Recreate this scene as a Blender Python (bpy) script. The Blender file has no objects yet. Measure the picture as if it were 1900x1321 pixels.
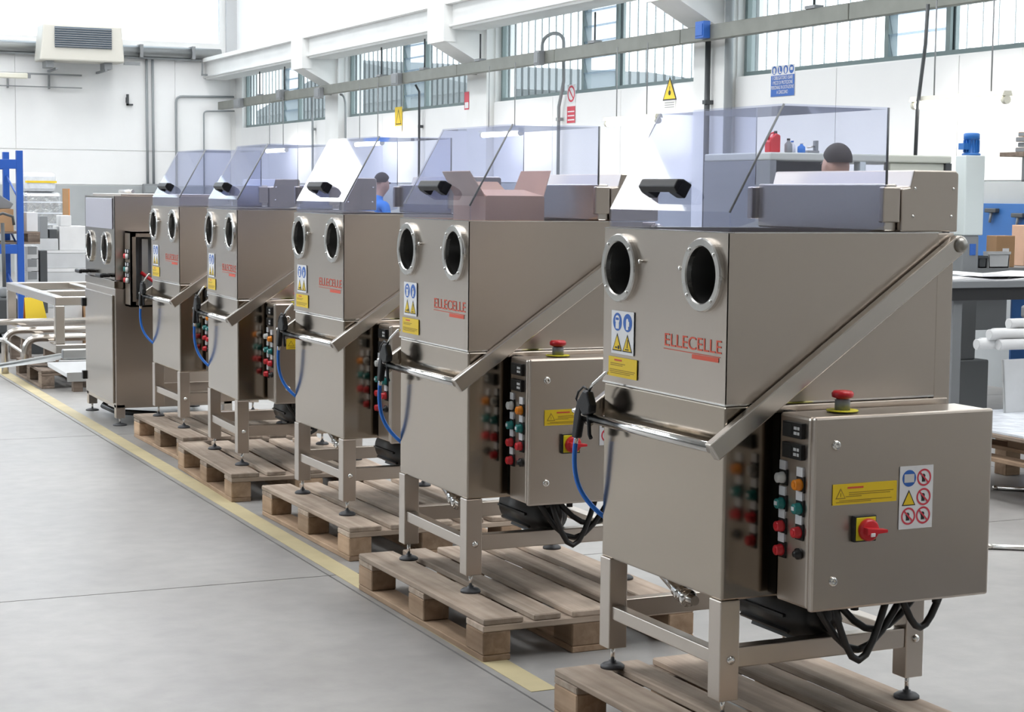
import bpy, bmesh, math, random
from mathutils import Vector, Matrix
random.seed(7)
C = bpy.context.scene.collection
SC = bpy.context.scene
rad = math.radians

# ---------------------------------------------------------------- camera
CAM_H, PITCH, ROLL, YAW, FPX = 1.53928, 0.0890157, 0.00991056, rad(24.4), 3371.27
def cam_matrix():
    cp, sp = math.cos(PITCH), math.sin(PITCH)
    f, u, r = Vector((0, cp, -sp)), Vector((0, sp, cp)), Vector((1, 0, 0))
    c, s = math.cos(ROLL), math.sin(ROLL)
    r2, u2 = c*r + s*u, -s*r + c*u
    rot = Matrix.Rotation(-YAW, 3, 'Z')
    r2, u2, f = rot @ r2, rot @ u2, rot @ f
    m = Matrix((r2, u2, -f)).transposed().to_4x4()
    m.translation = (0, 0, CAM_H)
    return m
cd = bpy.data.cameras.new('camera'); cam = bpy.data.objects.new('camera', cd); C.objects.link(cam)
cd.sensor_width = 36; cd.sensor_fit = 'HORIZONTAL'; cd.lens = FPX*36/1900
cd.clip_start = 0.05; cd.clip_end = 300
cam.matrix_world = cam_matrix(); SC.camera = cam

# ---------------------------------------------------------------- world and exposure
SKY = 2.6           # overcast sky seen through windows
SKYLIGHT = 4.2     # milky daylight panels in the roof, some added as fill light
SIDELIGHT = 2.8     # milky daylight panels of the other long wall
w = bpy.data.worlds.new('overcast_sky'); SC.world = w; w.use_nodes = True
bg = w.node_tree.nodes['Background']; bg.inputs[0].default_value = (0.93, 0.97, 1.0, 1); bg.inputs[1].default_value = SKY
SC.view_settings.view_transform = 'Standard'; SC.view_settings.look = 'None'
SC.view_settings.exposure = 0.83; SC.view_settings.gamma = 1.0; SC.view_settings.use_curve_mapping = False
SC.cycles.max_bounces = 10; SC.cycles.transparent_max_bounces = 24; SC.cycles.glossy_bounces = 5
SC.cycles.sample_clamp_indirect = 8.0; SC.cycles.caustics_reflective = False; SC.cycles.use_denoising = True

# ---------------------------------------------------------------- materials
MATS = {}
def nodes(name):
    m = bpy.data.materials.new(name); m.use_nodes = True
    nt = m.node_tree; return m, nt, nt.nodes['Principled BSDF']
def mat(name, col, rough=.5, metal=0., emit=None, noise=0., nscale=6., spec=.5, bump=0., stretch=None):
    m, nt, b = nodes(name)
    b.inputs['Base Color'].default_value = (*col, 1); b.inputs['Roughness'].default_value = rough
    b.inputs['Metallic'].default_value = metal; b.inputs['Specular IOR Level'].default_value = spec
    if emit:
        b.inputs['Emission Color'].default_value = (*emit[0], 1); b.inputs['Emission Strength'].default_value = emit[1]
    tc = nt.nodes.new('ShaderNodeTexCoord'); mp = nt.nodes.new('ShaderNodeMapping'); nt.links.new(tc.outputs['Object'], mp.inputs[0])
    if stretch: mp.inputs['Scale'].default_value = stretch
    nz = nt.nodes.new('ShaderNodeTexNoise'); nz.inputs['Scale'].default_value = nscale; nz.inputs['Detail'].default_value = 5
    nt.links.new(mp.outputs[0], nz.inputs['Vector'])
    if noise:
        r = nt.nodes.new('ShaderNodeMapRange'); r.inputs[3].default_value = 1-noise; r.inputs[4].default_value = 1+noise
        r.inputs[1].default_value = .25; r.inputs[2].default_value = .75
        nt.links.new(nz.outputs[0], r.inputs[0])
        mx = nt.nodes.new('ShaderNodeVectorMath'); mx.operation = 'SCALE'; mx.inputs[0].default_value = col
        nt.links.new(r.outputs[0], mx.inputs['Scale']); nt.links.new(mx.outputs[0], b.inputs['Base Color'])
    if bump:
        bp = nt.nodes.new('ShaderNodeBump'); bp.inputs['Strength'].default_value = bump; bp.inputs['Distance'].default_value = .01
        nt.links.new(nz.outputs[0], bp.inputs['Height']); nt.links.new(bp.outputs[0], b.inputs['Normal'])
    MATS[name] = m; return m

def steel(name, col, r0, r1, stretch, wav=.0):
    m, nt, b = nodes(name); MATS[name] = m
    b.inputs['Base Color'].default_value = (*col, 1); b.inputs['Metallic'].default_value = 1
    tc = nt.nodes.new('ShaderNodeTexCoord'); mp = nt.nodes.new('ShaderNodeMapping'); mp.inputs['Scale'].default_value = stretch
    nt.links.new(tc.outputs['Object'], mp.inputs[0])
    nz = nt.nodes.new('ShaderNodeTexNoise'); nz.inputs['Scale'].default_value = 1; nz.inputs['Detail'].default_value = 1
    nt.links.new(mp.outputs[0], nz.inputs['Vector'])
    r = nt.nodes.new('ShaderNodeMapRange'); r.inputs[1].default_value = .3; r.inputs[2].default_value = .7
    r.inputs[3].default_value = r0; r.inputs[4].default_value = r1
    nt.links.new(nz.outputs[0], r.inputs[0]); nt.links.new(r.outputs[0], b.inputs['Roughness'])
    rc = nt.nodes.new('ShaderNodeMapRange'); rc.inputs[1].default_value = .3; rc.inputs[2].default_value = .7
    rc.inputs[3].default_value = 1; rc.inputs[4].default_value = 1
    nt.links.new(nz.outputs[0], rc.inputs[0])
    mx = nt.nodes.new('ShaderNodeVectorMath'); mx.operation = 'SCALE'; mx.inputs[0].default_value = col
    nt.links.new(rc.outputs[0], mx.inputs['Scale']); nt.links.new(mx.outputs[0], b.inputs['Base Color'])
    if wav:
        n2 = nt.nodes.new('ShaderNodeTexNoise'); n2.inputs['Scale'].default_value = 3.0; n2.inputs['Detail'].default_value = 1
        nt.links.new(tc.outputs['Object'], n2.inputs['Vector'])
        bp = nt.nodes.new('ShaderNodeBump'); bp.inputs['Strength'].default_value = wav; bp.inputs['Distance'].default_value = .02
        nt.links.new(n2.outputs[0], bp.inputs['Height']); nt.links.new(bp.outputs[0], b.inputs['Normal'])
    return m
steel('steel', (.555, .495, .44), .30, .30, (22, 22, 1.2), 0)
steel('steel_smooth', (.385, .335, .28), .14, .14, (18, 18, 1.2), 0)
steel('steel_tube', (.62, .58, .535), .25, .25, (6, 6, 6))
steel('steel_dark', (.36, .345, .32), .30, .40, (18, 18, 2), 0)
steel('chrome', (.80, .79, .77), .10, .16, (20, 20, 20))
steel('steel_ring', (.66, .645, .62), .24, .30, (6, 6, 6))
steel('galvanised', (.50, .51, .51), .38, .5, (8, 8, 8))

def plastic(name, tint, rough=.03, ior=1.46):
    m = bpy.data.materials.new(name); m.use_nodes = True; nt = m.node_tree; nt.nodes.clear(); MATS[name] = m
    o = nt.nodes.new('ShaderNodeOutputMaterial'); t = nt.nodes.new('ShaderNodeBsdfTransparent'); t.inputs[0].default_value = (*tint, 1)
    g = nt.nodes.new('ShaderNodeBsdfGlossy'); g.inputs['Roughness'].default_value = rough; g.inputs[0].default_value = (1, 1, 1, 1)
    d = nt.nodes.new('ShaderNodeBsdfDiffuse'); d.inputs[0].default_value = (.70, .68, .80, 1)
    f = nt.nodes.new('ShaderNodeFresnel'); f.inputs[0].default_value = ior
    m1 = nt.nodes.new('ShaderNodeMixShader'); m1.inputs[0].default_value = .05
    ge = nt.nodes.new('ShaderNodeNewGeometry'); iv = nt.nodes.new('ShaderNodeMath'); iv.operation = 'SUBTRACT'; iv.inputs[0].default_value = 1; nt.links.new(ge.outputs['Backfacing'], iv.inputs[1])
    ff = nt.nodes.new('ShaderNodeMath'); ff.operation = 'MULTIPLY'; nt.links.new(f.outputs[0], ff.inputs[0]); nt.links.new(iv.outputs[0], ff.inputs[1])
    m2 = nt.nodes.new('ShaderNodeMixShader')
    nt.links.new(t.outputs[0], m1.inputs[1]); nt.links.new(d.outputs[0], m1.inputs[2])
    nt.links.new(ff.outputs[0], m2.inputs[0]); nt.links.new(m1.outputs[0], m2.inputs[1]); nt.links.new(g.outputs[0], m2.inputs[2])
    nt.links.new(m2.outputs[0], o.inputs[0]); return m
plastic('hood_plastic', (.885, .905, .975))

def corrugated(name, tint, opaque):
    # clear ribbed sheeting: part see-through, part milky; steeper ribs pass less light
    m = bpy.data.materials.new(name); m.use_nodes = True; nt = m.node_tree; nt.nodes.clear(); MATS[name] = m
    o = nt.nodes.new('ShaderNodeOutputMaterial'); t = nt.nodes.new('ShaderNodeBsdfTransparent'); t.inputs[0].default_value = (*tint, 1)
    d = nt.nodes.new('ShaderNodeBsdfTranslucent'); d.inputs[0].default_value = (.30, .335, .345, 1)
    lw = nt.nodes.new('ShaderNodeLayerWeight'); lw.inputs[0].default_value = .35
    r = nt.nodes.new('ShaderNodeMapRange'); r.inputs[3].default_value = opaque; r.inputs[4].default_value = min(1, opaque+.65)
    nt.links.new(lw.outputs['Facing'], r.inputs[0])
    mx = nt.nodes.new('ShaderNodeMixShader'); nt.links.new(r.outputs[0], mx.inputs[0])
    nt.links.new(t.outputs[0], mx.inputs[1]); nt.links.new(d.outputs[0], mx.inputs[2]); nt.links.new(mx.outputs[0], o.inputs[0]); return m
corrugated('ribbed_sheet', (.92, .97, .98), .10)
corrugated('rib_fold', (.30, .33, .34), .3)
corrugated('louvre_glass', (.80, .84, .88), .10)

def wood(name, col, dark):
    m, nt, b = nodes(name); MATS[name] = m
    tc = nt.nodes.new('ShaderNodeTexCoord'); mp = nt.nodes.new('ShaderNodeMapping'); mp.inputs['Scale'].default_value = (1.6, 26, 26)
    oi = nt.nodes.new('ShaderNodeObjectInfo'); add = nt.nodes.new('ShaderNodeVectorMath')
    cmb = nt.nodes.new('ShaderNodeCombineXYZ'); ml = nt.nodes.new('ShaderNodeMath'); ml.operation = 'MULTIPLY'; ml.inputs[1].default_value = 37
    nt.links.new(oi.outputs['Random'], ml.inputs[0])
    for k in range(3): nt.links.new(ml.outputs[0], cmb.inputs[k])
    nt.links.new(tc.outputs['Object'], add.inputs[0]); nt.links.new(cmb.outputs[0], add.inputs[1]); nt.links.new(add.outputs[0], mp.inputs[0])
    nz = nt.nodes.new('ShaderNodeTexNoise'); nz.inputs['Scale'].default_value = 1; nz.inputs['Detail'].default_value = 7; nz.inputs['Distortion'].default_value = .6
    nt.links.new(mp.outputs[0], nz.inputs['Vector'])
    n2 = nt.nodes.new('ShaderNodeTexNoise'); n2.inputs['Scale'].default_value = 5; n2.inputs['Detail'].default_value = 4
    nt.links.new(add.outputs[0], n2.inputs['Vector'])
    cr = nt.nodes.new('ShaderNodeValToRGB'); cr.color_ramp.elements[0].position = .3; cr.color_ramp.elements[1].position = .72
    cr.color_ramp.elements[0].color = (*dark, 1); cr.color_ramp.elements[1].color = (*col, 1)
    nt.links.new(nz.outputs[0], cr.inputs[0])
    r = nt.nodes.new('ShaderNodeMapRange'); r.inputs[3].default_value = .68; r.inputs[4].default_value = 1.18; nt.links.new(oi.outputs['Random'], r.inputs[0])
    r2 = nt.nodes.new('ShaderNodeMapRange'); r2.inputs[1].default_value = .3; r2.inputs[2].default_value = .7; r2.inputs[3].default_value = .72; r2.inputs[4].default_value = 1.12
    nt.links.new(n2.outputs[0], r2.inputs[0])
    mm = nt.nodes.new('ShaderNodeMath'); mm.operation = 'MULTIPLY'; nt.links.new(r.outputs[0], mm.inputs[0]); nt.links.new(r2.outputs[0], mm.inputs[1])
    mx = nt.nodes.new('ShaderNodeVectorMath'); mx.operation = 'SCALE'; nt.links.new(cr.outputs[0], mx.inputs[0]); nt.links.new(mm.outputs[0], mx.inputs['Scale'])
    nt.links.new(mx.outputs[0], b.inputs['Base Color']); b.inputs['Roughness'].default_value = .8; b.inputs['Specular IOR Level'].default_value = .2
    bp = nt.nodes.new('ShaderNodeBump'); bp.inputs['Strength'].default_value = .35; bp.inputs['Distance'].default_value = .004
    nt.links.new(nz.outputs[0], bp.inputs['Height']); nt.links.new(bp.outputs[0], b.inputs['Normal'])
wood('pallet_wood', (.58, .475, .385), (.38, .29, .225))
wood('pallet_block_wood', (.52, .37, .255), (.36, .24, .155))
wood('grey_wood', (.33, .26, .21), (.19, .145, .115))

def concrete(name, c0, c1, rough):
    m, nt, b = nodes(name); MATS[name] = m
    tc = nt.nodes.new('ShaderNodeTexCoord')
    n1 = nt.nodes.new('ShaderNodeTexNoise'); n1.inputs['Scale'].default_value = .9; n1.inputs['Detail'].default_value = 8; n1.inputs['Roughness'].default_value = .62
    n2 = nt.nodes.new('ShaderNodeTexNoise'); n2.inputs['Scale'].default_value = 9; n2.inputs['Detail'].default_value = 6
    n3 = nt.nodes.new('ShaderNodeTexNoise'); n3.inputs['Scale'].default_value = 120
    ge = nt.nodes.new('ShaderNodeNewGeometry')
    for n in (n1, n2, n3): nt.links.new(ge.outputs['Position'], n.inputs['Vector'])
    cr = nt.nodes.new('ShaderNodeValToRGB'); cr.color_ramp.elements[0].position = .35; cr.color_ramp.elements[1].position = .68
    cr.color_ramp.elements[0].color = (*c0, 1); cr.color_ramp.elements[1].color = (*c1, 1); nt.links.new(n1.outputs[0], cr.inputs[0])
    r = nt.nodes.new('ShaderNodeMapRange'); r.inputs[1].default_value = .3; r.inputs[2].default_value = .7; r.inputs[3].default_value = .90; r.inputs[4].default_value = 1.07
    nt.links.new(n2.outputs[0], r.inputs[0])
    mx = nt.nodes.new('ShaderNodeVectorMath'); mx.operation = 'SCALE'; nt.links.new(cr.outputs[0], mx.inputs[0]); nt.links.new(r.outputs[0], mx.inputs['Scale'])
    nt.links.new(mx.outputs[0], b.inputs['Base Color'])
    rr = nt.nodes.new('ShaderNodeMapRange'); rr.inputs[3].default_value = rough-.08; rr.inputs[4].default_value = rough+.14; nt.links.new(n1.outputs[0], rr.inputs[0])
    nt.links.new(rr.outputs[0], b.inputs['Roughness'])
    bp = nt.nodes.new('ShaderNodeBump'); bp.inputs['Strength'].default_value = .05; bp.inputs['Distance'].default_value = .004
    nt.links.new(n3.outputs[0], bp.inputs['Height']); nt.links.new(bp.outputs[0], b.inputs['Normal'])
concrete('floor_concrete', (.255, .245, .235), (.335, .323, .31), .38)
mat('sleeve_dark', (.16, .155, .15), .3, .7)
mat('joint_filler', (.16, .155, .15), .8)
mat('line_yellow', (.50, .425, .25), .6, noise=.12, nscale=5)
mat('wall_white', (.88, .88, .87), .75, noise=.05, nscale=1.2)
mat('wall_panel_white', (.85, .85, .85), .7, noise=.05, nscale=.8)
mat('dado_grey', (.40, .42, .43), .6, noise=.08, nscale=2)
mat('beam_white', (.84, .845, .835), .7, noise=.04, nscale=2)
mat('tray_grey', (.22, .225, .20), .5, .3, noise=.1, nscale=5)
mat('frame_green', (.22, .28, .28), .5)
mat('conduit_grey', (.30, .32, .33), .5)
mat('post_grey', (.55, .56, .57), .6)
mat('conduit_dark', (.06, .065, .07), .5)
mat('wall_stock', (.20, .20, .195), .8, noise=.15, nscale=1)
mat('wall_shade', (.72, .69, .64), .8, noise=.1, nscale=1)
mat('ceiling_grey', (.78, .78, .77), .8)
mat('outer_grey', (.05, .06, .066), .9)
mat('black', (.012, .012, .013), .35)
mat('rubber', (.05, .05, .055), .5)
mat('slot_black', (.006, .006, .006), .6)
mat('gun_black', (.010, .010, .012), .42, spec=.3)
mat('hose_blue', (.015, .16, .62), .35)
mat('red', (.62, .02, .03), .3)
mat('orange', (.85, .26, .01), .3)
mat('teal', (.01, .20, .19), .3)
mat('lamp_white', (.72, .72, .70), .3)
mat('label_white', (.78, .78, .80), .5)
mat('label_grey', (.60, .60, .60), .5)
mat('yellow', (.80, .56, .02), .45)
mat('switch_yellow', (.75, .66, .02), .4)
mat('sign_blue', (.03, .13, .48), .45)
mat('sign_red', (.62, .05, .08), .45)
mat('logo_red', (.66, .09, .045), .5)
mat('ink', (.02, .02, .02), .6)
mat('ink_brown', (.33, .20, .02), .6)
mat('rack_blue', (.012, .085, .40), .4)
mat('carton', (.42, .25, .13), .8, noise=.08, nscale=8)
mat('carton_pink', (.74, .47, .33), .8, noise=.07, nscale=8)
mat('box_grey', (.56, .57, .58), .6, noise=.06)
mat('box_white', (.72, .72, .72), .6, noise=.05)
mat('film', (.70, .73, .78), .18, noise=.12, nscale=9, bump=1.0)
mat('foil', (.72, .74, .76), .16, .85, noise=.15, nscale=12, bump=1.0)
mat('window_lilac', (.50, .49, .56), .18)
mat('dark_grey', (.07, .075, .08), .5)
mat('mid_grey', (.24, .25, .26), .5)
mat('ac_cream', (.62, .60, .54), .5)
mat('ac_grille', (.10, .14, .19), .4)
mat('machine_cream', (.62, .63, .56), .5)
mat('machine_pale', (.66, .72, .72), .45)
mat('motor_blue', (.02, .15, .48), .4)
mat('paper_white', (.85, .85, .86), .6)
mat('bench_dark', (.03, .03, .032), .5)
mat('board_blue', (.035, .14, .40), .5, noise=.06)
mat('bin_blue', (.02, .18, .62), .35)
mat('navy', (.02, .035, .12), .5)
mat('skin', (.50, .29, .21), .55)
mat('hair', (.03, .022, .018), .7)
mat('shirt_blue', (.02, .22, .68), .7)
mat('shirt_grey', (.14, .15, .18), .8)
mat('trousers', (.03, .04, .08), .8)
mat('tube_glow', (1, 1, 1), .5, emit=((1, .97, .9), 12))
mat('lamp_body', (.70, .68, .58), .5)
mat('skylight_fill_panel', (.9, .95, 1), .5, emit=((.98, .99, 1.0), SKYLIGHT))
mat('sidelight_panel', (.9, .95, 1), .5, emit=((.80, .92, 1.0), SIDELIGHT))

# ---------------------------------------------------------------- mesh helpers
class MB:
    def __init__(s): s.v = []; s.f = []; s.m = []; s.sm = []; s.mats = []
    def mi(s, m):
        if m not in s.mats: s.mats.append(m)
        return s.mats.index(m)
    def face(s, idx, m, smooth=False): s.f.append(idx); s.m.append(s.mi(m)); s.sm.append(smooth)
    def box(s, x0, x1, y0, y1, z0, z1, m, mt=None):
        n = len(s.v)
        for z in (z0, z1):
            for (x, y) in ((x0, y0), (x1, y0), (x1, y1), (x0, y1)):
                p = Vector((x, y, z)); s.v.append(mt @ p if mt else p)
        for q in ((3, 2, 1, 0), (4, 5, 6, 7), (0, 1, 5, 4), (1, 2, 6, 5), (2, 3, 7, 6), (3, 0, 4, 7)):
            s.face([n+i for i in q], m)
        return s
    def poly(s, pts, m):
        n = len(s.v); s.v += [Vector(p) for p in pts]; s.face(list(range(n, n+len(pts))), m); return s
    def prism(s, pts, d, m):
        # pts: closed loop of 3-D points, extruded by vector d
        n = len(s.v); k = len(pts); d = Vector(d)
        s.v += [Vector(p) for p in pts] + [Vector(p)+d for p in pts]
        s.face(list(range(n+k-1, n-1, -1)), m); s.face(list(range(n+k, n+2*k)), m)
        for i in range(k): j = (i+1) % k; s.face([n+i, n+j, n+k+j, n+k+i], m)
        return s
    def tube(s, path, r, m, seg=12, caps=True, closed=False):
        path = [Vector(p) for p in path]; k = len(path); n = len(s.v); rs = r if isinstance(r, (list, tuple)) else [r]*k
        up = None
        for i, p in enumerate(path):
            t = (path[min(i+1, k-1)] - path[max(i-1, 0)]) if not closed else (path[(i+1) % k]-path[i-1])
            t.normalize()
            if up is None: a = Vector((0, 0, 1)) if abs(t.z) < .9 else Vector((1, 0, 0)); up = (a - t*a.dot(t)).normalized()
            else: up = (up - t*up.dot(t)).normalized()
            b = t.cross(up)
            for j in range(seg):
                an = 2*math.pi*j/seg; s.v.append(p + (up*math.cos(an) + b*math.sin(an))*rs[i])
        for i in range(k if closed else k-1):
            i2 = (i+1) % k
            for j in range(seg):
                j2 = (j+1) % seg; s.face([n+i*seg+j, n+i*seg+j2, n+i2*seg+j2, n+i2*seg+j], m, True)
        if caps and not closed:
            s.face([n+j for j in range(seg-1, -1, -1)], m); s.face([n+(k-1)*seg+j for j in range(seg)], m)
        return s
    def cyl(s, p0, p1, r, m, seg=16): return s.tube([p0, p1], r, m, seg)
    def lathe(s, o, axis, prof, m, seg=24, caps=True, smooth=True):
        # prof: (radius, distance along the axis)
        ax = Vector(axis).normalized(); a = Vector((0, 0, 1)) if abs(ax.z) < .9 else Vector((1, 0, 0))
        u = (a-ax*a.dot(ax)).normalized(); b = ax.cross(u); n = len(s.v); o = Vector(o)
        for (r, h) in prof:
            for j in range(seg):
                an = 2*math.pi*j/seg; s.v.append(o+ax*h+(u*math.cos(an)+b*math.sin(an))*r)
        for i in range(len(prof)-1):
            for j in range(seg):
                j2 = (j+1) % seg; s.face([n+i*seg+j, n+i*seg+j2, n+(i+1)*seg+j2, n+(i+1)*seg+j], m, smooth)
        if caps and prof[0][0] > 1e-6: s.face([n+j for j in range(seg-1, -1, -1)], m)
        if caps and prof[-1][0] > 1e-6: s.face([n+(len(prof)-1)*seg+j for j in range(seg)], m)
        return s
    def mesh(s, name):
        me = bpy.data.meshes.new(name); me.from_pydata([tuple(p) for p in s.v], [], s.f)
        for m in s.mats: me.materials.append(MATS[m])
        me.polygons.foreach_set('material_index', s.m); me.polygons.foreach_set('use_smooth', s.sm); me.update()
        bm = bmesh.new(); bm.from_mesh(me); bmesh.ops.recalc_face_normals(bm, faces=bm.faces[:]) if not getattr(s, 'keep', False) else None; bm.to_mesh(me); bm.free()
        return me
    def build(s, name, parent=None, bevel=0., loc=None, rz=None, label=None):
        o = bpy.data.objects.new(name, s.mesh(name)); C.objects.link(o)
        if parent: o.parent = parent
        if loc: o.location = loc
        if rz is not None: o.rotation_euler[2] = rz
        if bevel:
            b = o.modifiers.new('edge', 'BEVEL'); b.width = bevel; b.segments = 2; b.limit_method = 'ANGLE'; b.angle_limit = rad(40)
        if label: o['label'] = label
        return o
def share(name, me, parent, loc=(0, 0, 0), rot=(0, 0, 0), bevel=0.):
    o = bpy.data.objects.new(name, me); C.objects.link(o); o.parent = parent; o.location = loc; o.rotation_euler = rot
    if bevel:
        b = o.modifiers.new('edge', 'BEVEL'); b.width = bevel; b.segments = 1; b.limit_method = 'ANGLE'; b.angle_limit = rad(40)
    return o
def empty(name, loc=(0, 0, 0), rz=0.):
    o = bpy.data.objects.new(name, None); C.objects.link(o); o.location = loc; o.rotation_euler[2] = rz; return o
def tag(o, label, cat, group=None):
    o['label'] = label; o['category'] = cat
    if group: o['group'] = group
    return o
def struct(o, label=None):
    o['kind'] = 'structure'
    if label: o['label'] = label
    return o
def copy_tree(o, parent=None):
    c = o.copy(); C.objects.link(c); c.parent = parent
    for ch in list(o.children): copy_tree(ch, c)
    return c
def text_mesh(name, body, size, m, parent, mt, depth=.0004, align='LEFT', width=None, label=None):
    cu = bpy.data.curves.new(name, 'FONT'); cu.body = body; cu.size = size; cu.extrude = depth; cu.align_x = align
    t = bpy.data.objects.new(name, cu); C.objects.link(t)
    dg = bpy.context.evaluated_depsgraph_get(); me = bpy.data.meshes.new_from_object(t.evaluated_get(dg))
    bpy.data.objects.remove(t)
    if width:
        xs = [v.co.x for v in me.vertices]; k = width/(max(xs)-min(xs))
        for v in me.vertices: v.co.x *= k
    me.transform(mt); me.materials.clear(); me.materials.append(MATS[m])
    o = bpy.data.objects.new(name, me); C.objects.link(o); o.parent = parent
    if label: o['label'] = label
    return o
class Sheet:
    """flat print: shapes laid on a plane given by origin, x-axis, y-axis"""
    def __init__(s, o, ax, ay, mb): s.o = Vector(o); s.ax = Vector(ax).normalized(); s.ay = Vector(ay).normalized(); s.n = s.ax.cross(s.ay); s.mb = mb; s.k = 0
    def p(s, x, y): return s.o + s.ax*x + s.ay*y + s.n*(s.k*.0005)
    def up(s): s.k += 1; return s
    def rect(s, x0, y0, x1, y1, m): s.mb.poly([s.p(x0, y0), s.p(x1, y0), s.p(x1, y1), s.p(x0, y1)], m); return s
    def base(s, x0, y0, x1, y1, m): s.mb.prism([s.o+s.ax*a+s.ay*b-s.n*.0015 for a, b in ((x0, y0), (x1, y0), (x1, y1), (x0, y1))], s.n*.0015, m); s.k = 1; return s
    def disc(s, cx, cy, r, m, n=28, ry=None): ry = ry or r; s.mb.poly([s.p(cx+r*math.cos(2*math.pi*i/n), cy+ry*math.sin(2*math.pi*i/n)) for i in range(n)], m); return s
    def tri(s, cx, y0, w, h, m): s.mb.poly([s.p(cx-w/2, y0), s.p(cx+w/2, y0), s.p(cx, y0+h)], m); return s
    def ring(s, cx, cy, r0, r1, m, n=28):
        for i in range(n):
            a, b = 2*math.pi*i/n, 2*math.pi*(i+1)/n
            s.mb.poly([s.p(cx+r0*math.cos(a), cy+r0*math.sin(a)), s.p(cx+r1*math.cos(a), cy+r1*math.sin(a)), s.p(cx+r1*math.cos(b), cy+r1*math.sin(b)), s.p(cx+r0*math.cos(b), cy+r0*math.sin(b))], m)
        return s
    def bar(s, x0, y0, x1, y1, w, m):
        d = Vector((x1-x0, y1-y0)).normalized()*w/2; n = Vector((-d.y, d.x))
        s.mb.poly([s.p(x0+n.x, y0+n.y), s.p(x0-n.x, y0-n.y), s.p(x1-n.x, y1-n.y), s.p(x1+n.x, y1+n.y)], m); return s
    def warn(s, cx, y0, w, h): s.tri(cx, y0, w, h, 'ink'); s.up().tri(cx, y0+h*.06, w*.80, h*.80, 'yellow'); s.k -= 1; return s
    def forbid(s, cx, cy, r):
        s.ring(cx, cy, r*.78, r, 'sign_red'); s.disc(cx-r*.1, cy+r*.15, r*.28, 'ink', 10); s.rect(cx-r*.3, cy-r*.5, cx+r*.15, cy-r*.05, 'ink')
        s.up().bar(cx-r*.62, cy+r*.62, cx+r*.62, cy-r*.62, r*.2, 'sign_red'); s.k -= 1; return s

# ================================================================ THE HALL
XR, XL, YE, YB, ZC = 9.8, -9.0, 34.77, -8.0, 7.4
# floor: cast slabs with recessed joints
fl = struct(MB().box(XL-.3, XR+.3, YB-.3, YE+.3, -.40, -.012, 'joint_filler').build('floor'))
xs = [XL, -6.69, -2.19, 2.316, 6.82, XR+.25]; ys = [YB, -6.7, -2.15, 2.36, 6.87, 11.40, 15.9, 20.4, 24.9, 29.4, YE+.25]
for i in range(len(xs)-1):
    for j in range(len(ys)-1):
        MB().box(xs[i]+.004, xs[i+1]-.004, ys[j]+.004, ys[j+1]-.004, -.30, 0, 'floor_concrete').build('slab', fl)
MB().box(2.345, 2.435, 5.0, 30, .0003, .0018, 'line_yellow').build('painted_line', fl, label='worn yellow line painted on the floor')

# right-hand long wall with columns, window strips between
COLS = [34.65, 28.6, 22.57, 16.46, 10.37, 4.28, -1.8]
wr = MB()
wr.box(XR, XR+.3, YB, YE+.3, 0, 2.75, 'wall_white').box(XR, XR+.3, YB, YE+.3, 3.95, ZC, 'wall_white')
for c in COLS: wr.box(XR, XR+.3, c-.35, c+.35, 2.75, 3.95, 'wall_white')
wr.box(XR, XR+.3, YB, -1.8, 2.75, 3.95, 'wall_white')
wr = struct(wr.build('wall_right'))
for k in range(len(COLS)-1):
    y1, y0 = COLS[k]-.35, COLS[k+1]+.35
    n = 3
    for i in range(n):
        a, b = y0+(y1-y0)*i/n, y0+(y1-y0)*(i+1)/n
        MB().box(XR-.02, XR, a+.005, b-.005, 1.69, 2.735, 'wall_panel_white').build('wall_panel', wr)
    MB().box(XR-.035, XR, y0, y1, 0, 1.68, 'dado_grey').build('dado_panel', wr, label='grey painted lower band of the wall')
for k, c in enumerate(COLS):
    if k == 0: continue
    m = MB().box(XR-.12, XR, c-.33, c+.33, 0, ZC, 'beam_white')
    m.prism([(XR-.12, c-.27, 3.22), (XR-.12, c-.27, 3.72), (9.12, c-.27, 3.72), (9.12, c-.27, 3.52)], (0, .54, 0), 'beam_white')
    struct(m.build('wall_column'), 'white concrete column with a sloping corbel')
# crane beam on the corbels
cb = MB().prism([(9.20, YB, 3.68), (9.62, YB, 3.68), (9.62, YB, 4.0), (9.72, YB, 4.0), (9.72, YB, 4.07), (9.10, YB, 4.07), (9.10, YB, 4.0), (9.20, YB, 4.0)], (0, YE-YB, 0), 'beam_white')
for c in COLS[1:]: cb.box(9.08, 9.25, c-.29, c+.29, 3.52, 4.05, 'beam_white')
cb.tube([(9.17, YB, 3.72), (9.17, YE, 3.72)], .018, 'beam_white', 6)
struct(cb.build('trim_1'), 'white concrete crane beam running along the wall')
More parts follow.
